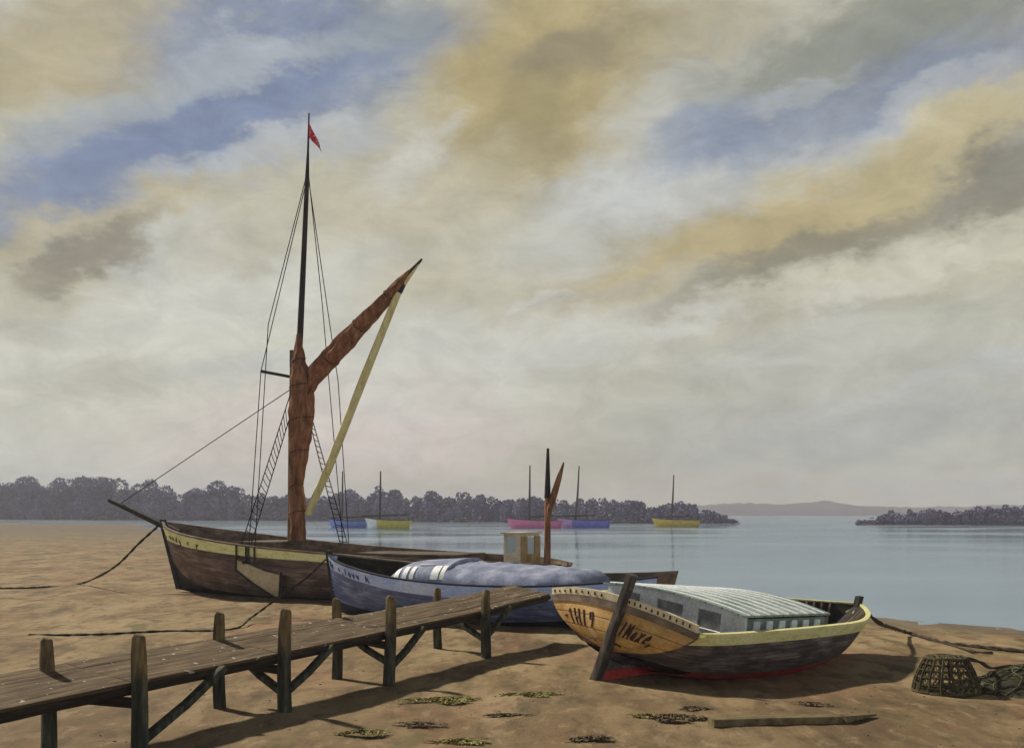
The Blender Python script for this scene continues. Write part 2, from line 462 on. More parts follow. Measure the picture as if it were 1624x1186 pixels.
def sand_material():
    m = M('tidal sand')
    pos = m.n('ShaderNodeNewGeometry').outputs['Position']
    mpg = m.n('ShaderNodeMapping'); mpg.inputs['Scale'].default_value = (1.0, 0.42, 1.0); m.put(pos, mpg.inputs[0])
    pos2 = pos; pos = mpg.outputs[0]
    f1 = m.noise(pos, 0.60, 6, 0.6, 0.4)
    f2 = m.noise(pos, 1.7, 6, 0.62, 0.2)
    f3 = m.noise(pos, 0.33, 5, 0.62, 0.3)
    f5 = m.noise(pos, 0.9, 6, 0.6, 0.5)
    f9 = m.noise(pos, 1.3, 5, 0.6, 0.6)
    f7 = m.noise(pos, 3.6, 6, 0.68, 0.3)
    f8 = m.noise(pos, 0.75, 5, 0.6, 0.8)
    pos = pos2
    f4 = m.noise(pos, 38, 4, 0.7)
    f6 = m.noise(pos, 130, 2, 0.6)
    col = m.ramp(f1, [(0.30, (0.150, 0.098, 0.048)), (0.44, (0.270, 0.188, 0.092)), (0.56, (0.370, 0.272, 0.142)), (0.72, (0.450, 0.345, 0.200))])
    sp = m.n('ShaderNodeSeparateXYZ'); m.put(pos, sp.inputs[0])
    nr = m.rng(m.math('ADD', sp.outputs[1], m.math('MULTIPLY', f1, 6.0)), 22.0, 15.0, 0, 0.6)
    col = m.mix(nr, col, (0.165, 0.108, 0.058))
    col = m.mix(m.rng(f3, 0.50, 0.62, 0, 0.6), col, (0.310, 0.165, 0.088))
    col = m.mix(m.rng(f5, 0.54, 0.66, 0, 0.75), col, (0.115, 0.082, 0.042))
    col = m.mix(m.rng(f5, 0.44, 0.32, 0, 0.5), col, (0.450, 0.330, 0.200))
    col = m.mix(m.rng(f2, 0.54, 0.66, 0, 0.65), col, (0.160, 0.100, 0.058))
    col = m.mix(m.rng(f7, 0.52, 0.66, 0, 0.55), col, (0.095, 0.062, 0.034))
    col = m.mix(m.rng(f7, 0.46, 0.34, 0, 0.45), col, (0.47, 0.35, 0.21))
    col = m.mix(m.rng(f9, 0.55, 0.66, 0, 0.55), col, (0.100, 0.070, 0.038))
    col = m.mix(m.rng(f9, 0.42, 0.32, 0, 0.45), col, (0.43, 0.30, 0.165))
    col = m.mix(m.rng(f8, 0.57, 0.67, 0, 0.7), col, (0.135, 0.115, 0.042))
    col = m.mix(0.7, col, m.ramp(f4, [(0.3, (0.64,) * 3), (0.7, (1.22,) * 3)]), 'MULTIPLY')
    col = m.mix(m.rng(f6, 0.66, 0.74, 0, 0.6), col, (0.07, 0.055, 0.04))
    col = m.mix(m.rng(f6, 0.34, 0.27, 0, 0.5), col, (0.50, 0.42, 0.30))
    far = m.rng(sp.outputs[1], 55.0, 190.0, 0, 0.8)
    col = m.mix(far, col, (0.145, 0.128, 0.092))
    zz = m.math('ADD', sp.outputs[2], m.math('MULTIPLY', m.math('SUBTRACT', f1, 0.5), 0.06))
    wet = m.rng(zz, -0.055, -0.115, 0, 1)
    col = m.mix(m.math('MULTIPLY', wet, 0.65), col, (0.115, 0.092, 0.066))
    m.put(m.rng(wet, 0, 1, 0.92, 0.55), m.b.inputs['Roughness'])
    hh = m.math('ADD', m.math('MULTIPLY', f2, 2.0), m.math('MULTIPLY', f4, 0.35))
    hh = m.math('ADD', hh, m.math('MULTIPLY', m.noise(pos, 6, 5, 0.65), 0.9))
    m.bump(hh, 0.40, 0.04)
    col = m.mix(1.0, col, (0.86, 0.85, 0.80), 'MULTIPLY')
    m.put(col, m.b.inputs['Base Color'])
    m.b.inputs['Specular IOR Level'].default_value = 0.2
    return m.m


def water_material():
    m = M('estuary water')
    pos = m.n('ShaderNodeNewGeometry').outputs['Position']
    mp = m.n('ShaderNodeMapping'); mp.inputs['Scale'].default_value = (0.55, 1.0, 1)
    m.put(pos, mp.inputs[0])
    a = m.noise(mp.outputs[0], 1.6, 4, 0.6, 0.3)
    b = m.noise(mp.outputs[0], 0.22, 3, 0.5)
    mq = m.n('ShaderNodeMapping'); mq.inputs['Scale'].default_value = (0.5, 1.0, 1); m.put(pos, mq.inputs[0])
    big = m.noise(mq.outputs[0], 0.06, 6, 0.62, 0.4)
    hgt = m.math('ADD', m.math('MULTIPLY', a, 0.5), m.math('MULTIPLY', b, 0.6))
    bp = m.n('ShaderNodeBump'); bp.inputs['Strength'].default_value = 0.16; bp.inputs['Distance'].default_value = 0.08
    m.put(hgt, bp.inputs['Height'])
    df = m.n('ShaderNodeBsdfDiffuse'); m.put(m.ramp(big, [(0.36, (0.19, 0.25, 0.325)), (0.62, (0.32, 0.375, 0.43))]), df.inputs[0])
    gl = m.n('ShaderNodeBsdfGlossy'); gl.inputs[0].default_value = (0.66, 0.76, 0.84, 1)
    m.put(m.rng(big, 0.35, 0.65, 0.07, 0.16), gl.inputs['Roughness'])
    m.put(bp.outputs[0], gl.inputs['Normal'])
    fr = m.n('ShaderNodeFresnel'); fr.inputs[0].default_value = 1.33
    m.put(bp.outputs[0], fr.inputs['Normal'])
    ms = m.n('ShaderNodeMixShader')
    m.put(m.math('MULTIPLY', fr.outputs[0], m.rng(big, 0.35, 0.65, 0.78, 0.62)), ms.inputs[0])
    m.put(df.outputs[0], ms.inputs[1]); m.put(gl.outputs[0], ms.inputs[2])
    m.put(ms.outputs[0], m.t.nodes['Material Output'].inputs['Surface'])
    return m.m


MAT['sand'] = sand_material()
MAT['water'] = water_material()


# ------------------------------------------------------------------ mesh building
class MB:
    def __init__(s):
        s.v, s.f, s.uv = [], [], []

    def face(s, pts, uvs=None):
        i = len(s.v)
        s.v += [Vector(p) for p in pts]
        s.f.append(tuple(range(i, i + len(pts))))
        s.uv += uvs if uvs else [(0, 0)] * len(pts)

    def grid(s, rows, uvs=None, close=False):
        """rows: list of equal-length lists of points"""
        i0 = len(s.v)
        nr, nc = len(rows), len(rows[0])
        for r in rows:
            s.v += [Vector(p) for p in r]
        for i in range(nr - 1):
            for j in range(nc - (0 if close else 1)):
                k = (j + 1) % nc
                q = [(i, j), (i, k), (i + 1, k), (i + 1, j)]
                s.f.append(tuple(i0 + a * nc + b for a, b in q))
                if uvs:
                    s.uv += [uvs[a][b] for a, b in q]
                else:
                    s.uv += [(a / max(1, nr - 1), (b if not (close and b == 0 and k == 0 and (a, b) in q[1:3]) else nc) / nc) for a, b in q]
        return i0, nr, nc

    def tube(s, path, rad, n=8, caps=True, squash=None, fold=0.0, ph=0.0):
        path = [Vector(p) for p in path]
        if isinstance(rad, (int, float)):
            rad = [rad] * len(path)
        rows = []
        x = None
        L = 0
        uvr = []
        for i, p in enumerate(path):
            a = path[max(0, i - 1)]; b = path[min(len(path) - 1, i + 1)]
            d = (b - a).normalized()
            if x is None:
                up = Vector((0.123, -0.31, 0.94)) if abs(d.z) < 0.8 else Vector((1, 0.2, 0))
                x = d.cross(up).normalized()
            else:
                x = (x - d * x.dot(d)).normalized()
            y = x.cross(d).normalized()
            if i:
                L += (p - path[i - 1]).length
            row = []
            for k in range(n):
                t = 2 * math.pi * k / n
                r = rad[i]
                if fold:
                    r *= 1 + fold * math.sin(5 * t + ph + 1.7 * math.sin(L * 1.3)) + 0.5 * fold * math.sin(9 * t - L * 2.1 + ph)
                row.append(p + x * math.cos(t) * r * (squash[0] if squash else 1) + y * math.sin(t) * r * (squash[1] if squash else 1))
            rows.append(row)
            uvr.append([(L, k / n) for k in range(n)])
        i0, nr, nc = s.grid(rows, uvr, close=True)
        if caps:
            for r, rev in ((0, True), (nr - 1, False)):
                idx = [i0 + r * nc + k for k in range(nc)]
                if not rev:
                    idx = idx[::-1]
                s.f.append(tuple(idx)); s.uv += [(0, 0)] * nc

    def beam(s, a, b, w, h, up=(0, 0, 1), taper=1.0):
        """rectangular timber from a to b: w across, h along up; UV runs along it"""
        a, b = Vector(a), Vector(b)
        d = (b - a); L = d.length; d.normalize()
        up = Vector(up)
        x = d.cross(up).normalized(); y = x.cross(d).normalized()
        off = random.random() * 7
        bev = min(w, h) * 0.12
        def ring(p, k):
            W_, H_ = w / 2 * k, h / 2 * k
            return [p + x * sx_ + y * sy_ for sx_, sy_ in (
                (-W_ + bev, -H_), (W_ - bev, -H_), (W_, -H_ + bev), (W_, H_ - bev), (W_ - bev, H_), (-W_ + bev, H_), (-W_, H_ - bev), (-W_, -H_ + bev))]
        n = max(2, int(L / 0.5) + 1)
        rows, uv = [], []
        for i in range(n):
            t = i / (n - 1)
            j = Vector((random.uniform(-1, 1), random.uniform(-1, 1), random.uniform(-1, 1))) * min(w, h) * 0.03
            rows.append(ring(a + (b - a) * t + j, 1 + (taper - 1) * t))
            uv.append([(L * t + off, off + 0.13 * k) for k in range(8)])
        i0, nr, nc = s.grid(rows, uv, close=True)
        s.f.append(tuple(i0 + k for k in range(8))); s.uv += [(off, off + 0.02 * k) for k in range(8)]
        s.f.append(tuple(i0 + (nr - 1) * nc + 7 - k for k in range(8))); s.uv += [(off, off + 0.02 * k) for k in range(8)]

    def box(s, o, ax, ay, az):
        """box from corner o with edge vectors"""
        o, ax, ay, az = map(Vector, (o, ax, ay, az))
        c = [o, o + ax, o + ax + ay, o + ay]
        d = [p + az for p in c]
        U = [(0, 0), (1, 0), (1, 1), (0, 1)]
        for q in ([c[3], c[2], c[1], c[0]], d, [c[0], c[1], d[1], d[0]], [c[1], c[2], d[2], d[1]], [c[2], c[3], d[3], d[2]], [c[3], c[0], d[0], d[3]]):
            s.face(q, U)

    def build(s, name, mat, parent=None, smooth=True, origin=None, weld=True):
        org = Vector(parent['_o']) if parent is not None else Vector(origin or (0, 0, 0))
        me = bpy.data.meshes.new(name)
        me.from_pydata([tuple(p - org) for p in s.v], [], s.f)
        uvl = me.uv_layers.new(name='UVMap')
        if len(s.uv) == len(me.loops):
            uvl.data.foreach_set('uv', [q for p in s.uv for q in p])
        me.materials.append(MAT[mat] if isinstance(mat, str) else mat)
        import bmesh
        bm = bmesh.new(); bm.from_mesh(me)
        if weld:
            bmesh.ops.remove_doubles(bm, verts=bm.verts, dist=0.0004)
        bmesh.ops.recalc_face_normals(bm, faces=bm.faces)
        bm.to_mesh(me); bm.free()
        if smooth:
            me.polygons.foreach_set('use_smooth', [True] * len(me.polygons))
            try:
                me.set_sharp_from_angle(angle=R(38))
            except Exception:
                pass
        me.update()
        o = bpy.data.objects.new(name, me)
        COL.objects.link(o)
        if parent is not None:
            o.parent = parent
        else:
            o.location = org
        o['_o'] = tuple(org)
        return o


def thing(name, loc, label, cat, group=None):
    o = bpy.data.objects.new(name, None)
    COL.objects.link(o)
    o.empty_display_size = 0.2
    o.location = loc
    o['_o'] = tuple(loc)
    o['label'], o['category'] = label, cat
    if group:
        o['group'] = group
    return o


def tag(o, label=None, cat=None, group=None, kind=None):
    for k, v in (('label', label), ('category', cat), ('group', group), ('kind', kind)):
        if v:
            o[k] = v
    return o


def spline(pts, n=8):
    """Catmull-Rom through points"""
    pts = [Vector(p) for p in pts]
    out_ = []
    for i in range(len(pts) - 1):
        p0, p1, p2, p3 = pts[max(0, i - 1)], pts[i], pts[i + 1], pts[min(len(pts) - 1, i + 2)]
        for k in range(n):
            t = k / n
            out_.append(0.5 * ((2 * p1) + (p2 - p0) * t + (2 * p0 - 5 * p1 + 4 * p2 - p3) * t * t + (3 * p1 - p0 - 3 * p2 + p3) * t ** 3))
    out_.append(pts[-1])
    return out_


# ------------------------------------------------------------------ ground and water
SHORE = [(-1900, 470), (-700, 420), (-300, 370), (-95, 300), (-60, 200), (-30, 122), (-16, 72), (-6, 48), (2, 36.5), (9, 28.9), (11.8, 26.2), (16, 22.5), (40, 8), (90, -60), (1900, -900)]
WATER_Z = -0.12


def make_ground():
    def axis(lo, hi, step, reach, grow=1.16):
        a = list(np.arange(lo, hi + 1e-6, step))
        s_, x = step, hi
        while x < reach[1]:
            s_ *= grow; x += s_; a.append(x)
        s_, x = step, lo
        while x > reach[0]:
            s_ *= grow; x -= s_; a.insert(0, x)
        return np.array(a)
    xs = axis(-9.5, 13.0, 0.13, (-1900, 1900))
    ys = axis(9.0, 32.0, 0.13, (-80, 1800), 1.12)
    XX, YY = np.meshgrid(xs, ys)
    sh = np.interp(XX, [p[0] for p in SHORE], [p[1] for p in SHORE])
    slope = np.interp(XX + 0.5, [p[0] for p in SHORE], [p[1] for p in SHORE]) - np.interp(XX - 0.5, [p[0] for p in SHORE], [p[1] for p in SHORE])
    d = (sh - YY) / np.sqrt(1 + slope ** 2)
    d = d + 0.5 * np.sin(XX * 0.9 + 1) * np.exp(-np.abs(YY - 28) / 20) + 0.08 * np.sin(XX * 2.3 + YY)
    t = np.clip(d / 7.0, 0, 1)
    H = np.where(d > 0, WATER_Z + 0.12 * t * t * (3 - 2 * t), np.maximum(-3.0, WATER_Z + 0.07 * d))
    fade = np.clip(d / 3.0, 0, 1) * np.clip((60 - YY) / 30, 0, 1)
    N = np.zeros_like(H)
    flat_i = np.argwhere(fade > 0.01)
    for i, j in flat_i:
        x, y = float(XX[i, j]), float(YY[i, j])
        if -25 < x < 30:
            N[i, j] = 0.05 * (1 if y < 18 else max(0.15, 1 - (y - 18) / 14)) * noise.noise((x * 0.45, y * 0.45, 3.1)) + 0.03 * noise.noise((x * 1.3, y * 1.3, 7.7)) + 0.014 * noise.noise((x * 3.7, y * 3.7, 1.2))
    H = H + N * fade
    nx, ny = len(xs), len(ys)
    verts = np.stack([XX, YY, H], -1).reshape(-1, 3)
    idx = np.arange(nx * ny).reshape(ny, nx)
    faces = np.stack([idx[:-1, :-1], idx[:-1, 1:], idx[1:, 1:], idx[1:, :-1]], -1).reshape(-1, 4)
    me = bpy.data.meshes.new('ground')
    me.from_pydata(verts.tolist(), [], faces.tolist())
    me.polygons.foreach_set('use_smooth', [True] * len(me.polygons))
    me.materials.append(MAT['sand'])
    o = bpy.data.objects.new('ground', me)
    COL.objects.link(o)
    tag(o, 'tidal sand flat of ochre and brown patches reaching the water', None, None, 'structure')
    from mathutils.bvhtree import BVHTree
    return BVHTree.FromPolygons(verts.tolist(), faces.tolist())


GROUND = make_ground()
mb = MB()
mb.face([(-1900, -80, WATER_Z), (1900, -80, WATER_Z), (1900, 1800, WATER_Z), (-1900, 1800, WATER_Z)])
tag(mb.build('water', 'water', smooth=False), 'calm grey blue estuary water beyond the beach', None, None, 'structure')


# ------------------------------------------------------------------ far shores and woods
def far_wood(name, label, line, prof, base_v, depth, leaf, per_m2, seed, extra=()):
    """a belt of trees along a shore: line gives (x, Y) of the water's edge, prof the height of the crowns at x"""
    rs = random.Random(seed)
    verts, faces = [], []
    lx = [p[0] for p in line]; ly = [p[1] for p in line]
    px = [p[0] for p in prof]; pz = [p[1] for p in prof]
    x = lx[0]
    def quad(c_, s_):
        a = Vector((rs.gauss(0, 1), rs.gauss(0, 1), rs.gauss(0, 1))).normalized()
        b = a.orthogonal().normalized()
        q = a.cross(b)
        th = rs.uniform(0, 6.28)
        e1 = (b * math.cos(th) + q * math.sin(th)) * s_
        e2 = (q * math.cos(th) - b * math.sin(th)) * s_ * rs.uniform(0.6, 1)
        i = len(verts)
        verts.extend([c_ - e1 - e2 * 0.4, c_ + e1 * 0.3 - e2, c_ + e1 + e2 * 0.4, c_ - e1 * 0.3 + e2])
        faces.append((i, i + 1, i + 2, i + 3))
    while x < lx[-1]:
        Y0 = float(np.interp(x, lx, ly))
        ht = float(np.interp(x, px, pz))
        for row in range(3):
            yy = Y0 + 2 + row * depth * rs.uniform(0.7, 1.2)
            h = ht * (0.62, 0.9, 1.0)[row] * rs.uniform(0.82, 1.04)
            if h < 0.6:
                continue
            cw = max(1.2, h * rs.uniform(0.36, 0.52))
            cx = x + rs.uniform(-0.3, 0.3) * cw
            # every crown: several rounded masses with leaf clumps over their surface
            for k in range(7):
                a = rs.uniform(0, 6.28)
                rr = rs.uniform(0, 0.65) * cw
                top = rs.uniform(0.25, 1.0)
                r = cw * rs.uniform(0.34, 0.58)
                c0 = Vector((cx + math.cos(a) * rr * (1.15 - 0.4 * top), yy + math.sin(a) * rr, max(r * 0.5, h * top - r)))
                for j in range(max(10, int(per_m2 * r * r))):
                    dv = Vector((rs.gauss(0, 1), rs.gauss(0, 1), rs.gauss(0, 1) + 0.15)).normalized()
                    quad(c0 + dv * r * rs.uniform(0.70, 1.0), leaf * rs.uniform(0.5, 1.1))
        x += max(1.0, ht * 0.30) * rs.uniform(0.8, 1.2)
    for a in extra:
        quad(Vector(a), leaf)
    me = bpy.data.meshes.new(name)
    me.from_pydata([tuple(p) for p in verts], [], faces)
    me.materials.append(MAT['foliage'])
    o = bpy.data.objects.new(name, me)
    COL.objects.link(o)
    tag(o, label, None, None, 'stuff')
    return o


LEFT_LINE = [(-760, 800), (-420, 620), (-250, 505), (-60, 375), (0, 320), (57, 283)]
def at_line(line, u):
    """where the sight line of column u meets a shore"""
    k = (u - 812) / 1800
    for (x0, y0), (x1, y1) in zip(line, line[1:]):
        for i in range(101):
            t = i / 100
            x, y = x0 + (x1 - x0) * t, y0 + (y1 - y0) * t
            if x / y >= k:
                return x, y
    return line[-1]


LEFT_TOP = [(0, 752), (60, 745), (110, 749), (150, 747), (180, 756), (195, 763), (215, 755), (240, 771), (270, 774), (330, 758), (350, 763), (385, 771), (400, 776),
            (440, 783), (520, 779), (555, 769), (610, 769), (650, 783), (685, 776), (705, 784), (740, 773), (780, 791), (825, 773), (860, 786), (890, 789), (930, 788),
            (960, 783), (985, 787), (1010, 786), (1050, 796), (1085, 789), (1110, 796), (1135, 806), (1160, 818), (1174, 828)]


def crown_profile(line, tops):
    out_ = []
    for u, v in tops:
        x, y = at_line(line, u)
        out_.append((x, CAMH + (814 - v) / 1800 * (y + 6)))
    return out_


prof = [(-760, 26), (-420, 24), (-300, 22)] + crown_profile(LEFT_LINE, LEFT_TOP)
far_wood('far_wood', 'long dark mauve belt of trees along the far left shore', LEFT_LINE, prof, 0, 5, 0.42, 30, 3)
RIGHT_LINE = [(78, 250), (110, 249), (150, 262), (230, 300)]
RIGHT_TOP = [(1380, 829), (1400, 818), (1430, 808), (1460, 806), (1500, 803), (1540, 806), (1575, 798), (1600, 799), (1624, 797)]
prof = crown_profile(RIGHT_LINE, RIGHT_TOP) + [(135, 6), (180, 8), (230, 8)]
far_wood('island_wood', 'low dark wooded spit on the right side of the water', RIGHT_LINE, prof, 0, 3, 0.26, 56, 5)


def land_strip(name, label, line, back, h, mat):
    m_ = MB()
    rows = []
    pts = []
    for (x0, y0), (x1, y1) in zip(line, line[1:]):
        n = max(2, int(abs(x1 - x0) / 4))
        pts += [(x0 + (x1 - x0) * i / n, y0 + (y1 - y0) * i / n) for i in range(n)]
    pts.append(line[-1])
    for k, (f, z) in enumerate(((0, -0.4), (0.03, 0.15), (0.12, 0.5), (0.5, 1.0), (1.0, -0.6))):
        row = []
        for i, (x, y) in enumerate(pts):
            e_ = min(1, i / 5, (len(pts) - 1 - i) / 5)
            w = noise.noise((x * 0.05, k * 3.0, 0.5))
            row.append((x, y + f * back * (0.4 + 0.6 * e_) + w * 1.5, (z * h if z > 0 else z) * (0.3 + 0.7 * e_) + (0.2 * w if z > 0 else 0)))
        rows.append(row)
    m_.grid(rows)
    return tag(m_.build(name, mat), label, None, None, 'structure')


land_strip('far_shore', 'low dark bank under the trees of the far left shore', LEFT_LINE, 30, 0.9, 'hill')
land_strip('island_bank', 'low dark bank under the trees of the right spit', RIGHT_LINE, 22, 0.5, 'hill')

# pale hills closing the water
HILL = [(1100, 806), (1140, 801), (1200, 798), (1260, 801), (1330, 796), (1345, 794), (1400, 803), (1440, 803), (1500, 806), (1700, 800), (1900, 804)]
mh = MB()
HY = 1350
rows = []
for k, (f, dy) in enumerate(((0.0, 0), (0.35, 15), (0.75, 50), (1.0, 100), (0.6, 190), (0.0, 300))):
    row = []
    for i in range(700):
        u = 1000 + i * 1.35
        v = float(np.interp(u, [p[0] for p in HILL], [p[1] for p in HILL]))
        x = (u - 812) / 1800 * HY
        z = (CAMH + (814 - v) / 1800 * (HY + 100)) * f
        z += (noise.noise((x * 0.03, k * 1.7, 0)) * 1.6 + noise.noise((x * 0.12, k * 2.7, 4)) * 1.5 + abs(noise.noise((x * 0.3, k * 3.1, 8))) * 2.0) * (1 if 0 < f else 0)
        row.append((x, HY + dy + 12 * noise.noise((x * 0.01, k * 2.0, 9)), z if f > 0 else -1))
    rows.append(row)
mh.grid(rows)
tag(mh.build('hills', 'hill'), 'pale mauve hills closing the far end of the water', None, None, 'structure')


# ------------------------------------------------------------------ hulls
class Hull:
    """l runs aft to forward, w to the side nearest the viewer, h up; heel leans the boat towards +w"""
    def __init__(s, O, d, n, heel, T, B, ZK, ZS, K, LK, LS, E=1.0):
        s.O = Vector((O[0], O[1], O[2] if len(O) > 2 else 0))
        s.d = Vector((d[0], d[1], 0)).normalized()
        s.n = Vector((n[0], n[1], 0)).normalized()
        s.ch, s.sh = math.cos(heel), math.sin(heel)
        s.E = E
        s.T, s.arr = T, dict(B=B, ZK=ZK, ZS=ZS, K=K, LK=LK, LS=LS)

    def q(s, key, t):
        a, T = s.arr[key], s.T
        t = min(max(t, T[0]), T[-1])
        i = 0
        while i < len(T) - 2 and t > T[i + 1]:
            i += 1
        h = T[i + 1] - T[i]
        def slope(j):
            if j == 0:
                return (a[1] - a[0]) / (T[1] - T[0])
            if j == len(T) - 1:
                return (a[-1] - a[-2]) / (T[-1] - T[-2])
            return (a[j + 1] - a[j - 1]) / (T[j + 1] - T[j - 1])
        u = (t - T[i]) / h
        m0, m1 = slope(i) * h, slope(i + 1) * h
        return (2 * u ** 3 - 3 * u ** 2 + 1) * a[i] + (u ** 3 - 2 * u ** 2 + u) * m0 + (-2 * u ** 3 + 3 * u ** 2) * a[i + 1] + (u ** 3 - u ** 2) * m1

    def sec(s, t, x):
        K = s.q('K', t)
        f = x * math.pi / 2
        return (1 - K) * x + K * math.sin(f), (1 - K) * x + K * (1 - math.cos(f)) ** (1 + (s.E - 1) * K)

    def lwh(s, t, x, side, off=0.0):
        y, z = s.sec(t, x)
        B, zk, zs = max(0.02, s.q('B', t)), s.q('ZK', t), s.q('ZS', t)
        y2, z2 = s.sec(t, min(1, x + 0.01)); y1, z1 = s.sec(t, max(0, x - 0.01))
        dy, dz = (y2 - y1) * B, (z2 - z1) * (zs - zk)
        L = math.hypot(dy, dz) or 1
        w = max(0.0, 0.03 * (1 if off > -0.001 else 0) + B * y + off * dz / L)
        h = zk + (zs - zk) * z - off * dy / L
        l = s.q('LK', t) + (s.q('LS', t) - s.q('LK', t)) * z
        return l, w * side, h

    def W(s, l, w, h):
        return s.O + s.d * l + s.n * (w * s.ch + h * s.sh) + Vector((0, 0, h * s.ch - w * s.sh))

    def pt(s, t, x, side, off=0.0):
        return s.W(*s.lwh(t, x, side, off))

    def s_at(s, t, drop):
        """girth position lying 'drop' below the sheer"""
        zk, zs = s.q('ZK', t), s.q('ZS', t)
        goal = 1 - drop / (zs - zk)
        lo, hi_ = 0.0, 1.0
        for _ in range(24):
            mid = (lo + hi_) / 2
            if s.sec(t, mid)[1] < goal:
                lo = mid
            else:
                hi_ = mid
        return lo

    def shell(s, mb_, lo, hi_, off=0.0, t0=0.0, t1=1.0, nt=48, ns=12, sides=(1, -1), clinker=0, lap=0.016, thick=0.0):
        """lo / hi_: functions t -> girth position"""
        for sd_ in sides:
            rows, uv = [], []
            for i in range(nt + 1):
                t = t0 + (t1 - t0) * i / nt
                a, b = lo(t), hi_(t)
                row, ur = [], []
                if clinker:
                    for k in range(clinker):
                        for fr, oo in ((0.0, lap), (0.5, lap * 0.6), (0.985, 0.0)):
                            f = (k + fr) / clinker
                            row.append(s.pt(t, a + (b - a) * f, sd_, off + oo)); ur.append((t * 6, f))
                else:
                    for k in range(ns + 1):
                        f = k / ns
                        row.append(s.pt(t, a + (b - a) * f, sd_, off)); ur.append((t * 6, f))
                if thick:
                    row = row + [s.pt(t, b, sd_, off - thick), s.pt(t, a, sd_, off - thick)]
                    ur = ur + [(t * 6, 1), (t * 6, 0)]
                rows.append(row); uv.append(ur)
            mb_.grid(rows, uv, close=bool(thick))

    def rail(s, mb_, w=0.10, h=0.06, t0=0.0, t1=1.0, nt=60, sides=(1, -1), lift=0.0, inset=0.0):
        for sd_ in sides:
            rows, uv = [], []
            for i in range(nt + 1):
                t = t0 + (t1 - t0) * i / nt
                l, y, z = s.lwh(t, 1.0, 1)
                row = []
                for a, b in ((0.03, 0), (0.03, h), (0.03 - w, h), (0.03 - w, 0)):
                    row.append(s.W(l, max(0.0, y + a - inset) * sd_, z + b + lift))
                rows.append(row); uv.append([(t * 6, k / 4) for k in range(4)])
            mb_.grid(rows, uv, close=True)
            mb_.face(rows[0]); mb_.face(rows[-1][::-1])

    def deck(s, mb_, drop, t0, t1, nt=40, inset=0.02, camber=0.05):
        rows, uv = [], []
        for i in range(nt + 1):
            t = t0 + (t1 - t0) * i / nt
            x = s.s_at(t, drop(t) if callable(drop) else drop)
            l, y, z = s.lwh(t, x, 1)
            y = max(0.0, y - inset)
            row, ur = [], []
            for k in range(13):
                f = -1 + k / 6
                row.append(s.W(l, f * y, z + camber * (1 - f * f))); ur.append((t * 6, k / 12))
            rows.append(row); uv.append(ur)
        mb_.grid(rows, uv)

    def stem(s, mb_, t=1.0, w=0.12, f0=-0.06, f1=0.10, x0=0.0, extra=0.12, n=14):
        rows = []
        for i in range(n + 1):
            x = x0 + (1 - x0) * i / n
            l, y, z = s.lwh(t, x, 1)
            if i == n:
                z += extra
            rows.append([s.W(l + f0, -w / 2, z), s.W(l + f1, -w / 2, z), s.W(l + f1, w / 2, z), s.W(l + f0, w / 2, z)])
        mb_.grid(rows, None, close=True)
        mb_.face(rows[-1]); mb_.face(rows[0][::-1])


# simple stroke lettering, in a unit box per glyph
GLYPH = {
    'B': [[(0, 0), (0, 1), (.6, .9), (.6, .6), (0, .5), (.7, .4), (.6, .05), (0, 0)]],
    'D': [[(0, 0), (0, 1), (.6, .8), (.6, .2), (0, 0)]], 'H': [[(0, 0), (0, 1)], [(0, .5), (.7, .55)], [(.7, 0), (.7, 1)]],
    'M': [[(0, 0), (.1, 1), (.4, .3), (.65, 1), (.8, 0)]], 'A': [[(0, 0), (.4, 1), (.8, 0)], [(.2, .4), (.6, .4)]],
    'I': [[(.3, 0), (.35, 1)]], 'l': [[(.2, .1), (.5, 1)]], 'r': [[(.1, 0), (.1, .7)], [(.1, .5), (.5, .7)]],
    's': [[(.6, .65), (.15, .6), (.55, .3), (.1, .05)]], 'o': [[(.1, .35), (.35, .7), (.6, .35), (.35, 0), (.1, .35)]],
    'a': [[(.6, .6), (.2, .5), (.1, .2), (.4, .05), (.6, .5), (.65, 0)]], 'x': [[(0, 0), (.65, .7)], [(.05, .7), (.6, 0)]],
    'e': [[(.1, .35), (.6, .4), (.4, .7), (.1, .4), (.2, .05), (.6, .1)]], 'v': [[(0, .7), (.3, 0), (.6, .7)]],
    ',': [[(.3, .1), (.2, -.2)]], '-': [[(.1, .45), (.6, .5)]], '1': [[(.1, .7), (.35, .95), (.35, 0)]],
    '9': [[(.6, .6), (.2, .55), (.15, .9), (.55, .95), (.6, .5), (.4, 0)]], '~': [[(0, .5), (.3, .3), (.6, .55), (1, .3), (1.3, .2)]],
    'n': [[(.05, 0), (.05, .65), (.5, .6), (.55, 0)]], 'd': [[(.55, 1), (.5, 0), (.1, .1), (.1, .5), (.5, .5)]], 'p': [[(.1, -.3), (.1, .6), (.55, .5), (.1, .15)]],
    'g': [[(.5, .6), (.1, .45), (.2, .1), (.5, .3), (.5, -.3), (.1, -.3)]], 'c': [[(.55, .6), (.15, .5), (.2, .05), (.55, .1)]],
}


def letter(mb_, text, f, rad, adv=None):
    """f maps (x 0..1 along the text, y 0..1 up) to a point on the hull"""
    n = len(text)
    for i, ch in enumerate(text):
        for st in GLYPH.get(ch, []):
            p = []
            for a, b in zip(st, st[1:]):
                for k in range(3):
                    t = k / 3
                    p.append((a[0] + (b[0] - a[0]) * t, a[1] + (b[1] - a[1]) * t))
            p.append(st[-1])
            mb_.tube([f((i + q[0] * 0.85) / n, q[1]) for q in p], rad, 5)


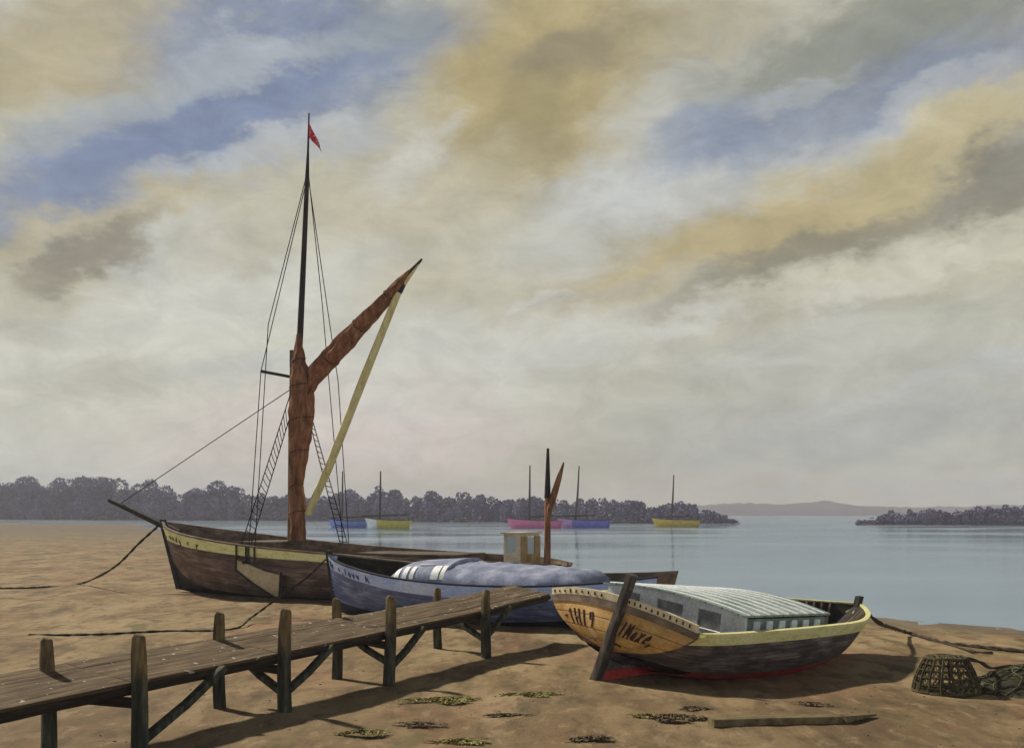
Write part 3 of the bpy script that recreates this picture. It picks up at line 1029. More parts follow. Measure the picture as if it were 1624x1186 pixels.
# ------------------------------------------------------------------ the sailing barge
BD, BN = Vector((-0.918, 0.397, 0)), Vector((-0.397, -0.918, 0))   # towards the bow; towards the viewer
BSTERN = Vector((1.50, 31.06, 0))
barge = thing('sailing_barge', BSTERN + BD * 7, 'large brown sailing barge with yellow rail, tall mast and rolled tan sail', 'sailing barge', 'boats lying on the sand')
LB = 13.85
T = [0, 0.08, 0.25, 0.45, 0.65, 0.82, 0.93, 1.0]
bh = Hull(BSTERN, BD, BN, R(0.5), T,
          B=[0.42, 1.35, 1.95, 2.05, 2.0, 1.62, 0.86, 0.03],
          ZK=[0.25, 0.02, -0.08, -0.1, -0.1, -0.08, -0.02, 0.08],
          ZS=[1.08, 1.16, 1.24, 1.36, 1.55, 1.80, 2.02, 2.20],
          K=[0.5, 0.72, 0.9, 0.93, 0.92, 0.78, 0.45, 0.0],
          LK=[0.3, 1.1, 3.5, 6.3, 9.1, 11.3, 12.55, 13.2],
          LS=[0, 1.1, 3.5, 6.3, 9.15, 11.5, 13.0, LB], E=1.7)
m_ = MB(); bh.shell(m_, lambda t: 0.42, lambda t: bh.s_at(t, 0.30), nt=70, ns=14)
m_.build('hull', 'barge_brown', barge)
m_ = MB(); bh.shell(m_, lambda t: 0.0, lambda t: 0.42, nt=70, ns=10)
m_.build('hull_bottom', 'tar', barge)
m_ = MB(); bh.shell(m_, lambda t: bh.s_at(t, 0.22 + 0.16 * max(0, t - 0.5) * 2), lambda t: 1.0, off=0.02, t0=0.30, nt=150, ns=3, thick=0.07)
m_.build('sheer_strake', 'yellow', barge)
m_ = MB(); bh.shell(m_, lambda t: bh.s_at(t, 0.285 + 0.16 * max(0, t - 0.5) * 2), lambda t: bh.s_at(t, 0.225 + 0.16 * max(0, t - 0.5) * 2), off=0.035, t0=0.30, nt=60, ns=2, thick=0.03)
m_.build('rubbing_strake', 'barge_brown', barge)
m_ = MB(); bh.shell(m_, lambda t: bh.s_at(t, 0.30), lambda t: 1.0, off=0.0, t0=0.0, t1=0.30, nt=30, ns=4)
for i in range(1):
    rows = [[bh.pt(0, x, sd_) for x in np.linspace(0, 1, 12)] for sd_ in (1, -1)]
    m_.grid(rows)
m_.build('quarter_planking', 'rail_brown', barge)
m_ = MB(); bh.shell(m_, lambda t: bh.s_at(t, 0.6), lambda t: 1.0, off=-0.07, nt=60, ns=4)
m_.build('bulwark', 'rail_brown', barge)
m_ = MB(); bh.rail(m_, 0.13, 0.05, nt=70)
m_.build('rail', 'rail_brown', barge)
m_ = MB(); bh.deck(m_, 0.42, 0.0, 0.985, 60)
m_.build('deck', 'deck', barge)
m_ = MB(); bh.stem(m_, 1.0, 0.14, -0.05, 0.11, 0.0, 0.10)
m_.build('stem_post', 'tar', barge)
# main hatch
for l0, l1, nm in ((2.9, 6.3, 'cargo_hatch'), (8.9, 10.2, 'fore_hatch')):
    m_ = MB()
    zz = 1.30 if l0 < 5 else 1.60
    m_.box(bh.W(l0, -0.85, 0.8), bh.d * (l1 - l0), bh.n * 1.7, (0, 0, zz - 0.8))
    for k in range(5):
        m_.beam(bh.W(l0 - 0.05, -0.72 + k * 0.36, zz + 0.03), bh.W(l1 + 0.05, -0.72 + k * 0.36, zz + 0.03), 0.33, 0.06)
    m_.build(nm, 'deck', barge, smooth=False)
# wheelhouse
hw = MB(); ho = bh.W(1.12, 0.60, 0.82)
AX, AY = bh.d * 0.50, bh.n * -1.35
hw.box(ho, AX, AY, (0, 0, 0.62))
def frame_wall(mb_, o, ax, up0, up1, wins, n_, th=0.05):
    """a wall with real window openings: posts and rails round each opening"""
    L = ax.length; a = ax.normalized()
    xs_ = [0] + [q for w in wins for q in w] + [L]
    for i in range(0, len(xs_), 2):
        if xs_[i + 1] - xs_[i] > 0.005:
            mb_.box(o + a * xs_[i] + Vector((0, 0, up0)), a * (xs_[i + 1] - xs_[i]), n_ * th, (0, 0, up1 - up0))
wood = hw.build('wheelhouse', 'cream', barge, smooth=False)
w2_ = MB()
nf = bh.n.copy()
frame_wall(w2_, ho, AX, 0.62, 1.05, [(0.13, 0.43)], -nf)
frame_wall(w2_, ho + AY, AX, 0.62, 1.05, [(0.13, 0.43)], nf)
w2_.box(ho + Vector((0, 0, 1.05)), AX, AY, (0, 0, 0.07))
w2_.box(ho + AX * 0.94 + AY * 0.04 + Vector((0, 0, 0.62)), AX * 0.06, AY * 0.3, (0, 0, 0.43))
w2_.box(ho + AX * 0.94 + AY * 0.66 + Vector((0, 0, 0.62)), AX * 0.06, AY * 0.3, (0, 0, 0.43))
w2_.build('window_frame', 'cream', wood, smooth=False)
w2_ = MB()
frame_wall(w2_, ho - bh.d * 0.004, AY, 0.0, 1.05, [(0.40, 0.95)], -bh.d, 0.04)
w2_.box(ho - bh.d * 0.044 + AY * (0.40 / 1.35), AY * (0.55 / 1.35), bh.d * 0.04, (0, 0, 0.56))
w2_.build('aft_panel', 'ochre', wood, smooth=False)
w2_ = MB()
w2_.box(ho - AX * 0.12 + AY * -0.06 + Vector((0, 0, 1.12)), AX * 1.24, AY * 1.12, (0, 0, 0.05))
w2_.build('roof', 'cream', wood, smooth=False)
for a in ((ho + bh.d * 0.13 - nf * 0.03 + Vector((0, 0, 0.62)), bh.d * 0.30, nf * 0.008), (ho + AY * 0.296 - bh.d * 0.02 + Vector((0, 0, 0.56)), AY * 0.407, bh.d * 0.008)):
    w2_ = MB(); w2_.box(a[0], a[1], a[2], (0, 0, 0.46)); w2_.build('window', 'glass', wood, smooth=False)

# spars
MX = Vector((-6.38, 34.42, 0))            # mast step
DY = lambda u: None
def on_axis(u, v):
    """where the sight line through (u, v) meets the barge's upright centre plane"""
    k = (u - 812) / 1800
    # MX + a*BD with x = k*Y
    a = (k * MX.y - MX.x) / (BD.x - k * BD.y)
    Y = MX.y + a * BD.y
    return P(u, v, Y)
m_ = MB(); m_.tube([on_axis(464, 862), on_axis(465, 700), on_axis(467, 556)], [0.16, 0.15, 0.13], 12)
m_.build('mast', 'mast_wood', barge)
m_ = MB(); m_.box(on_axis(465.5, 583) + Vector((-0.1, -0.10, 0)), (0.24, 0, 0), (0, 0.26, 0), (0, 0, 0.52))
m_.build('mast_cap', 'mast_wood', barge, smooth=False)
m_ = MB(); m_.tube([on_axis(472, 600), on_axis(476, 530), on_axis(482, 400), on_axis(487, 285), on_axis(488.5, 240), on_axis(490, 180)], [0.10, 0.10, 0.085, 0.07, 0.035, 0.022], 10)
m_.build('topmast', 'dark_spar', barge)
m_ = MB(); m_.tube([on_axis(488, 815), on_axis(520, 745), on_axis(580, 592), on_axis(634, 458), on_axis(668, 412)], [0.115, 0.125, 0.125, 0.10, 0.03], 10)
m_.build('sprit', 'pale_yellow', barge)
m_ = MB(); m_.tube([on_axis(632, 463), on_axis(645, 438), on_axis(669, 411)], [0.115, 0.10, 0.035], 10)
m_.build('sprit_tip', 'dark_spar', barge)
# bowsprit
m_ = MB(); m_.tube([on_axis(285, 845), on_axis(250, 829), on_axis(173, 793)], [0.11, 0.11, 0.07], 10)
m_.build('bowsprit', 'dark_spar', barge)


def px_tube(pts, near=0.0, fold=0.12, n=22, ph=0.0, sub=5):
    """rolled cloth: (u, v, half width in px) taken to the barge's centre plane"""
    sub = sub * 2
    pts = [(u, v, h * 0.93) for u, v, h in pts]
    c_ = [(on_axis(u, v), h) for u, v, h in pts]
    path, rad = [], []
    cs = spline([q[0] for q in c_], sub)
    for i, p in enumerate(cs):
        t = i / sub
        k = min(int(t), len(c_) - 2)
        h = c_[k][1] + (c_[k + 1][1] - c_[k][1]) * (t - k)
        path.append(p + BN * near)
        rad.append(h / 1800 * p.y)
    rad = [r * (1 + 0.13 * noise.noise((0, 0, p.z * 1.7 + ph * 5)) + 0.06 * noise.noise((3, 0, p.z * 4.5 + ph))) for r, p in zip(rad, path)]
    m2 = MB(); m2.tube(path, rad, n, True, None, fold, ph)
    for q in m2.v:
        k = Vector((noise.noise(q * 2.2), noise.noise(q * 2.2 + Vector((7, 1, 3))), 0)) * 0.035 + Vector((noise.noise(q * 6), noise.noise(q * 6 + Vector((5, 5, 5))), 0)) * 0.02
        q += k * (1 if fold > 0.15 else 0.3)
    return m2


sl = px_tube([(474, 857, 12), (474, 830, 12.5), (474, 800, 12.5), (472.5, 770, 10.5), (474, 745, 12), (477, 715, 14.5), (480, 680, 17), (481.5, 650, 18.5), (481.5, 620, 18.5), (480, 598, 16), (477, 575, 10), (477, 555, 6.5), (477, 530, 2.5)], 0.10, 0.2, 30)
s2 = px_tube([(490, 622, 7), (499, 600, 13), (512, 582, 15.5), (538, 555, 15), (560, 530, 14), (585, 503, 12), (609, 478, 9.5), (629, 457, 8), (642, 441, 5.5), (652, 429, 2)], 0.04, 0.18, 30, 1.0)
k0 = len(sl.v)
sl.v += s2.v; sl.f += [tuple(i + k0 for i in f) for f in s2.f]; sl.uv += s2.uv
sail = sl.build('furled_sail', 'sail', barge)
for pts in (((474, 812), (13.2)), ((472.5, 770), (11.2)), ((477, 716), (15.4)), ((481.5, 664), (18.8)), ((481, 612), (18.8)), ((477, 572), (10.5))):
    (u, v), h = pts
    p = on_axis(u, v) + BN * 0.10
    r = h / 1800 * p.y + 0.01
    m_ = MB(); m_.tube([p + Vector((math.cos(a) * r, math.sin(a) * r, 0.06 * math.cos(a) + 0.02 * math.sin(3 * a))) for a in np.linspace(0, 2 * math.pi, 25)], 0.014, 5, False)
    m_.build('lashing', 'rope_brown', sail)
for u, v, h in ((525, 568, 15.5), (572, 517, 13), (618, 468, 9)):
    p = on_axis(u, v) + BN * 0.04
    r = h / 1800 * p.y + 0.01
    ax = (on_axis(560, 530) - on_axis(540, 553)).normalized(); b1 = ax.cross(BN).normalized(); b2 = ax.cross(b1)
    m_ = MB(); m_.tube([p + b1 * math.cos(a) * r + b2 * math.sin(a) * r + ax * 0.05 * math.sin(a) for a in np.linspace(0, 2 * math.pi, 25)], 0.014, 5, False)
    m_.build('lashing', 'rope_brown', sail)

# standing rigging
def line(mb_, pts, r=0.013, n=5):
    mb_.tube(pts, r, n)
CT = on_axis(420, 590) + BN * 0.2
m_ = MB(); m_.beam(CT, on_axis(463, 598), 0.07, 0.09); m_.build('crosstree', 'dark_spar', barge)
near_sheer = lambda t: bh.pt(t, 1.0, 1, 0.05)
far_sheer = lambda t: bh.pt(t, 1.0, -1, 0.05)
TOP = on_axis(487.5, 281)
tn = lambda l: l / LB
stays = [
    [TOP, CT, near_sheer(0.640) + Vector((0, 0, -0.3))],
    [TOP + BN * 0.06, on_axis(447, 520) + BN * 0.7, near_sheer(0.624) + Vector((0, 0, -0.3))],
    [TOP - BN * 0.05, on_axis(508, 600) - BN * 1.0, far_sheer(0.585)],
    [TOP - BN * 0.08, on_axis(494, 480) - BN * 0.6, far_sheer(0.60)],
    [on_axis(463, 616), on_axis(190, 799)],
]
for sp_ in stays:
    m_ = MB(); line(m_, sp_, 0.014); m_.build('stay', 'rope', barge)
HN = on_axis(464, 624)
def ladder(a0, a1, b0, b1, rungs, r=0.016):
    m2 = MB(); line(m2, [a0, b0], r); line(m2, [a1, b1], r)
    o_ = m2.build('shroud', 'rope', barge)
    m3 = MB()
    for i in range(rungs):
        t = 0.10 + 0.88 * i / (rungs - 1)
        a, b = a0.lerp(b0, t), a1.lerp(b1, t)
        m3.tube([a, (a + b) / 2 + Vector((0, 0, -0.02)), b], 0.012, 5)
    m3.build('ratlines', 'rope', o_)
ladder(HN + BN * 0.10, HN + BN * 0.12 + Vector((0.04, 0, -0.55)), near_sheer(0.672) + Vector((0, 0, -0.42)), near_sheer(0.646) + Vector((0, 0, -0.42)), 24)
ladder(HN - BN * 0.10 + Vector((0.25, 0, 0)), HN - BN * 0.12 + Vector((0.34, 0, -0.1)), far_sheer(0.607), far_sheer(0.588), 24)
for t_ in (0.672, 0.646, 0.640, 0.624):
    m_ = MB(); p = near_sheer(t_); m_.beam(p + Vector((0, 0, 0.02)), p + Vector((0, 0, -0.46)), 0.05, 0.03, BN); m_.build('chainplate', 'dark_spar', barge)
# pennant at the masthead
m_ = MB()
rows, uv = [], []
a, b = on_axis(490, 193), on_axis(489.5, 218)
tip = on_axis(512, 242)
for i in range(9):
    f = i / 8
    top_, bot = a.lerp(tip, f), b.lerp(tip, f)
    wv = BN * (0.06 * math.sin(f * 8) * (0.3 + f))
    rows.append([top_ + wv, (top_ + bot) / 2 + wv * 1.3, bot + wv * 0.7])
for th in (0, 0.012):
    m_.grid([[p + BN * th for p in r] for r in rows])
m_.build('pennant', 'flag', barge)
# leeboard on the near side
PC = bh.W(8.6, 2.16, 1.0)
def on_side(u, v, outw=0.0):
    k = Vector(((u - 812) / 1800, 1, -(v - 814) / 1800)); o_ = Vector((0, 0, CAMH))
    return o_ + k * ((PC + BN * outw - o_).dot(BN) / k.dot(BN))
poly = [(374, 888), (374, 904), (405, 928), (437, 948), (443, 945), (445, 912), (419, 906), (396, 896)]
m_ = MB()
f_, b_ = [on_side(u, v) for u, v in poly], [on_side(u, v) - BN * 0.07 for u, v in poly]
m_.face(f_); m_.face(b_[::-1])
for i in range(len(poly)):
    j = (i + 1) % len(poly); m_.face([f_[i], b_[i], b_[j], f_[j]])
lee = m_.build('leeboard', 'leeboard', barge, smooth=False)
m_ = MB(); m_.tube([on_side(u, v, 0.01) for u, v in poly[:5]] + [on_side(445, 912, 0.01), on_side(446, 908, 0.01)], 0.035, 6)
m_.build('leeboard_edge', 'dark_spar', lee)
m_ = MB(); m_.tube([on_side(386, 892) - BN * 0.5, on_side(386, 892, 0.05)], 0.05, 8); m_.build('leeboard_bolt', 'dark_spar', lee)
# mizzen
m_ = MB(); m_.tube([on_axis(868, 893), on_axis(868.5, 800), on_axis(869, 713)], [0.095, 0.08, 0.03], 10); m_.build('mizzen_mast', 'sail', barge)
m_ = MB(); m_.tube([on_axis(868.3, 790), on_axis(869, 711)], [0.092, 0.036], 10); m_.build('mizzen_topmast', 'dark_spar', barge)
px_tube([(869, 835, 2.5), (872, 812, 4.5), (877, 795, 5.5), (882, 777, 5.8), (887, 760, 5), (891, 746, 3), (895, 733, 1.0)], 0.05, 0.1, 14).build('mizzen_sail', 'sail', barge)
m_ = MB()
letter(m_, 'Da. nndg s p'.replace('.', ','), lambda x, y: bh.pt(0.98 - 0.2 * x, bh.s_at(0.98 - 0.2 * x, 0.27 - 0.17 * y), 1, 0.024), 0.014)
m_.build('name_lettering', 'letter', barge)

# ------------------------------------------------------------------ the blue boat
UD = Vector((-0.856, 0.517, 0)).normalized(); UN = Vector((-0.517, -0.856, 0)).normalized()
USTERN = Vector((3.30, 23.85, 0))
LU = 9.16
bluo = thing('blue_boat', USTERN + UD * 4.5, 'slate blue clinker boat with light blue top strake and grey canvas cover', 'boat', 'boats lying on the sand')
uh = Hull(USTERN, UD, UN, R(3), [0, 0.12, 0.3, 0.5, 0.7, 0.86, 0.95, 1.0],
          B=[0.50, 0.98, 1.30, 1.38, 1.22, 0.78, 0.36, 0.02],
          ZK=[0.12, 0.0, -0.06, -0.08, -0.06, -0.03, 0.0, 0.06],
          ZS=[1.20, 1.09, 1.00, 1.00, 1.09, 1.25, 1.37, 1.45],
          K=[0.55, 0.65, 0.75, 0.78, 0.66, 0.4, 0.15, 0.0],
          LK=[0.25, 1.1, 2.75, 4.6, 6.35, 7.75, 8.55, 8.97],
          LS=[0, 1.1, 2.75, 4.6, 6.4, 7.9, 8.72, LU])
ubot = lambda t: 0.22 + 0.34 * max(0.0, 0.85 - t)
m_ = MB(); uh.shell(m_, ubot, lambda t: uh.s_at(t, 0.27), nt=56, clinker=8, lap=0.026)
m_.build('hull', 'blue_hull', bluo)
m_ = MB(); uh.shell(m_, lambda t: 0.0, ubot, nt=56, clinker=3, lap=0.02)
m_.build('hull_bottom', 'navy', bluo)
m_ = MB(); m_.grid([[uh.pt(0, x, sd_) for x in np.linspace(0, 1, 12)] for sd_ in (1, -1)])
m_.build('transom', 'rail_brown', bluo)
m_ = MB(); uh.shell(m_, lambda t: uh.s_at(t, 0.285), lambda t: 1.0, off=0.018, nt=140, ns=4, thick=0.06)
m_.build('sheer_strake', 'blue_band', bluo)
m_ = MB(); uh.shell(m_, lambda t: 0.15, lambda t: 1.0, off=-0.05, nt=40, ns=6); uh.deck(m_, 0.72, 0.02, 0.98)
m_.build('interior', 'interior', bluo)
m_ = MB(); uh.rail(m_, 0.10, 0.05, sides=(-1,)); m_.build('gunwale', 'deck', bluo)
m_ = MB(); uh.rail(m_, 0.08, 0.035, sides=(1,)); m_.build('gunwale', 'navy', bluo)
m_ = MB(); uh.stem(m_, 1.0, 0.11, -0.05, 0.09, 0.0, 0.12); m_.build('stem_post', 'dark_spar', bluo)
for l, w in ((1.2, 0.85), (7.7, 0.75)):
    m_ = MB(); m_.beam(uh.W(l, -w, 0.85), uh.W(l, w, 0.85), 0.25, 0.04); m_.build('thwart', 'rail_brown', bluo)


def arched(mb_, hull, l0, l1, sec, nl=24, n=16, endcap=True):
    """a low rounded cover: sec(l) -> (half width, base h, crown h)"""
    rows, uv = [], []
    for i in range(nl + 1):
        l = l0 + (l1 - l0) * i / nl
        w, z0, z1 = sec(i / nl)
        row = []
        for k in range(n + 1):
            a = math.pi * k / n
            cx = math.copysign(abs(math.cos(a)) ** 0.75, math.cos(a)) * w
            cz = z0 + (z1 - z0) * math.sin(a) ** 0.85
            row.append(hull.W(l, cx, cz))
        rows.append(row); uv.append([(l, k / n) for k in range(n + 1)])
    mb_.grid(rows, uv)
    if endcap:
        mb_.face(rows[0]); mb_.face(rows[-1][::-1])
    return rows


# canvas cover, sagging between its hoops
CV0, CV1, CB1 = 1.70, 5.02, 6.67
def cov(f):
    w = 1.08 + 0.14 * math.sin(f * math.pi)
    sag = 0.012 * math.cos(f * 2 * math.pi * 5)
    return w * (0.72 + 0.28 * min(1, f / 0.25)), 0.90, 1.25 + 0.10 * f + sag - 0.16 * (1 - min(1, f / 0.10)) ** 2
m_ = MB(); arched(m_, uh, CV0, CV1, cov, 90, 28)
for q in m_.v:
    k = noise.noise((q.x * 5 + q.y * 2, q.y * 1.5, q.z * 2)) * 0.022 + (0.5 - abs(noise.noise((q.x * 2.2, q.y * 2.2, 3 + q.z * 3)))) * 0.035
    q.z += k * min(1, max(0, (q.z - 0.95) * 8))
m_.build('canvas_cover', 'cover', bluo)
# little cabin with windows
def cab(f):
    return 0.98 - 0.10 * f, 0.90, 1.46 - 0.10 * f - 0.18 * max(0, (f - 0.75) / 0.25) ** 2
m_ = MB(); arched(m_, uh, CV1 + 0.005, CB1, cab, 16)
cabin = m_.build('cabin', 'cover', bluo)
def cabpt(l, k, off=0.012):
    f = (l - CV1 - 0.005) / (CB1 - CV1 - 0.005)
    w, z0, z1 = cab(f)
    a = k
    return uh.W(l, math.cos(a) ** 0.75 * (w + off), z0 + (z1 - z0 + off) * math.sin(a) ** 0.85)
for l0, l1 in ((6.38, 6.54), (6.14, 6.28), (5.94, 6.06), (5.22, 5.44), (5.05, 5.18)):
    m_ = MB()
    rows = [[cabpt(l, a, o_) for a in np.linspace(0.22, 0.88, 6)] for l, o_ in ((l0, 0.012), (l1, 0.012))]
    back = [[cabpt(l, a, -0.01) for a in np.linspace(0.22, 0.88, 6)] for l in (l0, l1)]
    m_.grid(rows); m_.grid(back)
    m_.build('window', 'white', cabin)
m_ = MB(); m_.tube([cabpt(l, 0.95) for l in np.linspace(5.48, 5.92, 5)], 0.02, 6); m_.build('window_trim', 'white', cabin)
m_ = MB()
letter(m_, 'Br s,lovv A', lambda x, y: uh.pt(0.985 - 0.21 * x, uh.s_at(0.985 - 0.21 * x, 0.24 - 0.17 * y), 1, 0.023), 0.014)
m_.build('name_lettering', 'letter_blue', bluo)

# ------------------------------------------------------------------ the orange-sterned boat
TH = R(52.5)
OD = Vector((math.sin(TH), math.cos(TH), 0)); ON = Vector((math.cos(TH), -math.sin(TH), 0))
OS = Vector((1.33, 16.95, 0.04))
LO = 6.2
oran = thing('fishing_boat', OS + OD * 3, 'dark wooden boat with orange lettered stern, white and green cabin and red keel', 'boat', 'boats lying on the sand')
oh = Hull(OS, OD, ON, R(6.5), [0, 0.1, 0.3, 0.5, 0.7, 0.86, 0.95, 1.0],
          B=[1.56, 1.68, 1.72, 1.62, 1.28, 0.76, 0.36, 0.03],
          ZK=[0.40, 0.12, -0.03, -0.05, -0.03, 0.04, 0.16, 0.34],
          ZS=[0.93, 0.93, 0.92, 0.89, 0.82, 0.78, 0.78, 0.80],
          K=[0.50, 0.80, 0.90, 0.90, 0.78, 0.46, 0.2, 0.0],
          LK=[0.10, 0.6, 1.9, 3.1, 4.3, 5.0, 5.35, 5.5],
          LS=[0.30, 0.8, 1.9, 3.15, 4.45, 5.4, 5.9, LO], E=1.9)
def red_line(t):
    """girth position of the painted boot line, a hand above the sand"""
    zk, zs = oh.q('ZK', t), oh.q('ZS', t)
    return oh.s_at(t, min(zs - zk - 0.01, zs - (0.25 + 0.03 * t + max(0, zk) * 0.45)))
m_ = MB(); oh.shell(m_, red_line, lambda t: oh.s_at(t, 0.125), nt=60, ns=16)
m_.build('hull', 'umber', oran)
m_ = MB(); oh.shell(m_, lambda t: 0.0, red_line, nt=60, ns=5, t0=0.1)
# keel
rows = []
for i in range(30):
    l = -0.02 + 5.5 * i / 29
    zk = 0.08 if l < 4.4 else 0.08 + 0.26 * ((l - 4.4) / 1.1) ** 2
    rows.append([oh.W(l, -0.08, zk - 0.20), oh.W(l, 0.08, zk - 0.20), oh.W(l, 0.08, zk + 0.05), oh.W(l, -0.08, zk + 0.05)])
m_.grid(rows, None, True); m_.face(rows[0]); m_.face(rows[-1])
m_.build('keel', 'red', oran)
m_ = MB(); oh.shell(m_, lambda t: oh.s_at(t, 0.13), lambda t: 1.0, off=0.02, nt=60, ns=3, thick=0.06)
m_.build('sheer_strake', 'yellow', oran)
m_ = MB(); oh.shell(m_, lambda t: 0.2, lambda t: 1.0, off=-0.05, nt=40, ns=6); oh.deck(m_, 0.55, 0.02, 0.95)
m_.build('interior', 'interior', oran)
m_ = MB(); oh.rail(m_, 0.09, 0.04, t0=0.02); m_.build('gunwale', 'yellow', oran)
m_ = MB(); oh.stem(m_, 1.0, 0.10, -0.05, 0.07, 0.0, 0.16); m_.build('stem_post', 'dark_spar', oran)
for k in range(9):
    t = 0.78 + 0.02 * k
    for sd_ in (1, -1):
        m_ = MB(); m_.tube([oh.pt(t, x, sd_, -0.07) for x in np.linspace(0.5, 1, 6)], 0.022, 5); m_.build('rib', 'rail_brown', oran)
# curved transom board
def tra(q, r, off=0.0):
    """q -1 (far) .. 1 (near), r 0 (keel) .. 1 (sheer) .. 1.2 (bulwark)"""
    rr = min(r, 1.0)
    l, w, h = oh.lwh(0.0, rr, 1)
    crown = 0.19 * (1 - q * q)
    hh = h + (crown * max(0, rr) ** 2) + (r - rr)
    bulge = 0.20 * (1 - q * q) * min(1.0, w / 1.2) + off
    if r > 1:
        w -= 0.0
    return oh.W(l - bulge - 0.05 * (r - 0.5), w * q, hh)
def tra_grid(mb_, r0, r1, nr, off, th=0.05, nq=28):
    f_ = [[tra(-1 + 2 * j / nq, r0 + (r1 - r0) * i / nr, off) for j in range(nq + 1)] for i in range(nr + 1)]
    b_ = [[tra(-1 + 2 * j / nq, r0 + (r1 - r0) * i / nr, off - th) for j in range(nq + 1)] for i in range(nr + 1)]
    uv = [[(j / nq * 3, i / nr) for j in range(nq + 1)] for i in range(nr + 1)]
    mb_.grid(f_, uv); mb_.grid(b_, uv)
    for A, B_ in ((f_[0], b_[0]), (f_[-1], b_[-1])):
        mb_.grid([A, B_])
    mb_.grid([[r[0] for r in f_], [r[0] for r in b_]]); mb_.grid([[r[-1] for r in f_], [r[-1] for r in b_]])
m_ = MB(); tra_grid(m_, 0.0, 1.0, 14, 0.0); trans = m_.build('transom', 'orange', oran)
m_ = MB(); tra_grid(m_, 0.955, 1.055, 2, 0.025, 0.075); m_.build('transom_moulding', 'rail_brown', trans)
m_ = MB(); tra_grid(m_, 1.055, 1.16, 2, 0.015, 0.05); bulw = m_.build('stern_bulwark', 'cream_band', oran)
for q in list(np.linspace(0.12, 0.93, 13)) + list(np.linspace(-0.93, -0.12, 9)):
    m_ = MB(); m_.tube([tra(q, 1.075 + 0.02 * random.random(), 0.017), tra(q + 0.004, 1.115 + 0.025 * random.random(), 0.017)], 0.014, 5); m_.build('scupper', 'letter_brown', bulw)
m_ = MB()
letter(m_, '-1HI9', lambda x, y: tra(-0.84 + 0.68 * x, 0.62 + 0.24 * y, 0.004), 0.016)
letter(m_, 'llMaxe,', lambda x, y: tra(0.15 + 0.66 * x, 0.60 + 0.24 * y, 0.004), 0.015)
letter(m_, '~', lambda x, y: tra(-0.50 + 0.18 * x, 0.34 + 0.09 * y, 0.004), 0.016)
letter(m_, '~', lambda x, y: tra(0.18 + 0.22 * x, 0.36 + 0.10 * y, 0.004), 0.016)
m_.build('name_lettering', 'letter_brown', trans)
# rudder post, leaning with the boat
m_ = MB()
pa, pb = oh.W(-0.10, -0.02, -0.08), P(1003, 911, 16.52)
m_.beam(pa, pb, 0.145, 0.16, -OD, 0.86)
m_.build('rudder_post', 'post', oran)
# deadwood below the stern
m_ = MB()
rows = []
for l, z in ((0.0, 0.46), (0.5, 0.28), (1.2, 0.12), (2.0, 0.06)):
    rows.append([oh.W(l, -0.06, -0.10), oh.W(l, 0.06, -0.10), oh.W(l, 0.05, z), oh.W(l, -0.05, z)])
m_.grid(rows, None, True); m_.face(rows[0]); m_.face(rows[-1])
m_.build('deadwood', 'umber', oran)
# cabin
C0, C1 = 1.38, 3.70
wa, wf = 1.48, 1.16
hb, ha, hf = 0.60, 1.12, 0.97
cabn = MB()
def cwall(mb_, A, B_, z0a, z1a, z0b, z1b, th):
    """wall between plan points A and B (l, w)"""
    pts = [oh.W(A[0], A[1], z0a), oh.W(B_[0], B_[1], z0b), oh.W(B_[0], B_[1], z1b), oh.W(A[0], A[1], z1a)]
    dv = (pts[1] - pts[0]).cross(pts[3] - pts[0]).normalized() * th
    mb_.face(pts); mb_.face([p - dv for p in pts][::-1])
    for i in range(4):
        j = (i + 1) % 4
        mb_.face([pts[i], pts[i] - dv, pts[j] - dv, pts[j]])
# aft wall follows the roof camber
def aft_top(w):
    return ha + 0.10 * (1 - (w / wa) ** 2)
rows = []
for w in np.linspace(-wa, wa, 15):
    rows.append([oh.W(C0, w, hb), oh.W(C0, w, aft_top(w)), oh.W(C0 + 0.05, w, aft_top(w)), oh.W(C0 + 0.05, w, hb)])
cabn.grid(rows, None, True); cabn.face(rows[0]); cabn.face(rows[-1])
cabin2 = cabn.build('cabin', 'white', oran, smooth=False)
for w0, w1 in ((-1.08, -0.72), (-0.30, 0.24), (0.58, 1.02)):
    m_ = MB(); m_.box(oh.W(C0 - 0.012, w0, 0.82), oh.n * (w1 - w0) * oh.ch + Vector((0, 0, -(w1 - w0) * oh.sh)), oh.d * 0.03, (oh.W(0, 0, 0.27) - oh.W(0, 0, 0)))
    wn = m_.build('window', 'grey_glass', cabin2, smooth=False)
    m_ = MB()
    ring = [(w0 - 0.02, 0.805), (w1 + 0.02, 0.805), (w1 + 0.02, 1.10), (w0 - 0.02, 1.10), (w0 - 0.02, 0.805), (w1 + 0.02, 0.805)]
    m_.tube([oh.W(C0 - 0.010, a_, b_) for a_, b_ in ring], 0.014, 5)
    m_.build('window_frame', 'white', wn)
m_ = MB()
for sd_ in (1, -1):
    cwall(m_, (C0 + 0.055, sd_ * wa), (C1, sd_ * wf), hb, ha - 0.03, hb, hf - 0.03, 0.05 * sd_)
cwall(m_, (C1 + 0.003, wf), (C1 + 0.003, -wf), hb, hf - 0.03, hb, hf - 0.03, 0.05)
side = m_.build('cabin_side', 'green', cabin2, smooth=False)
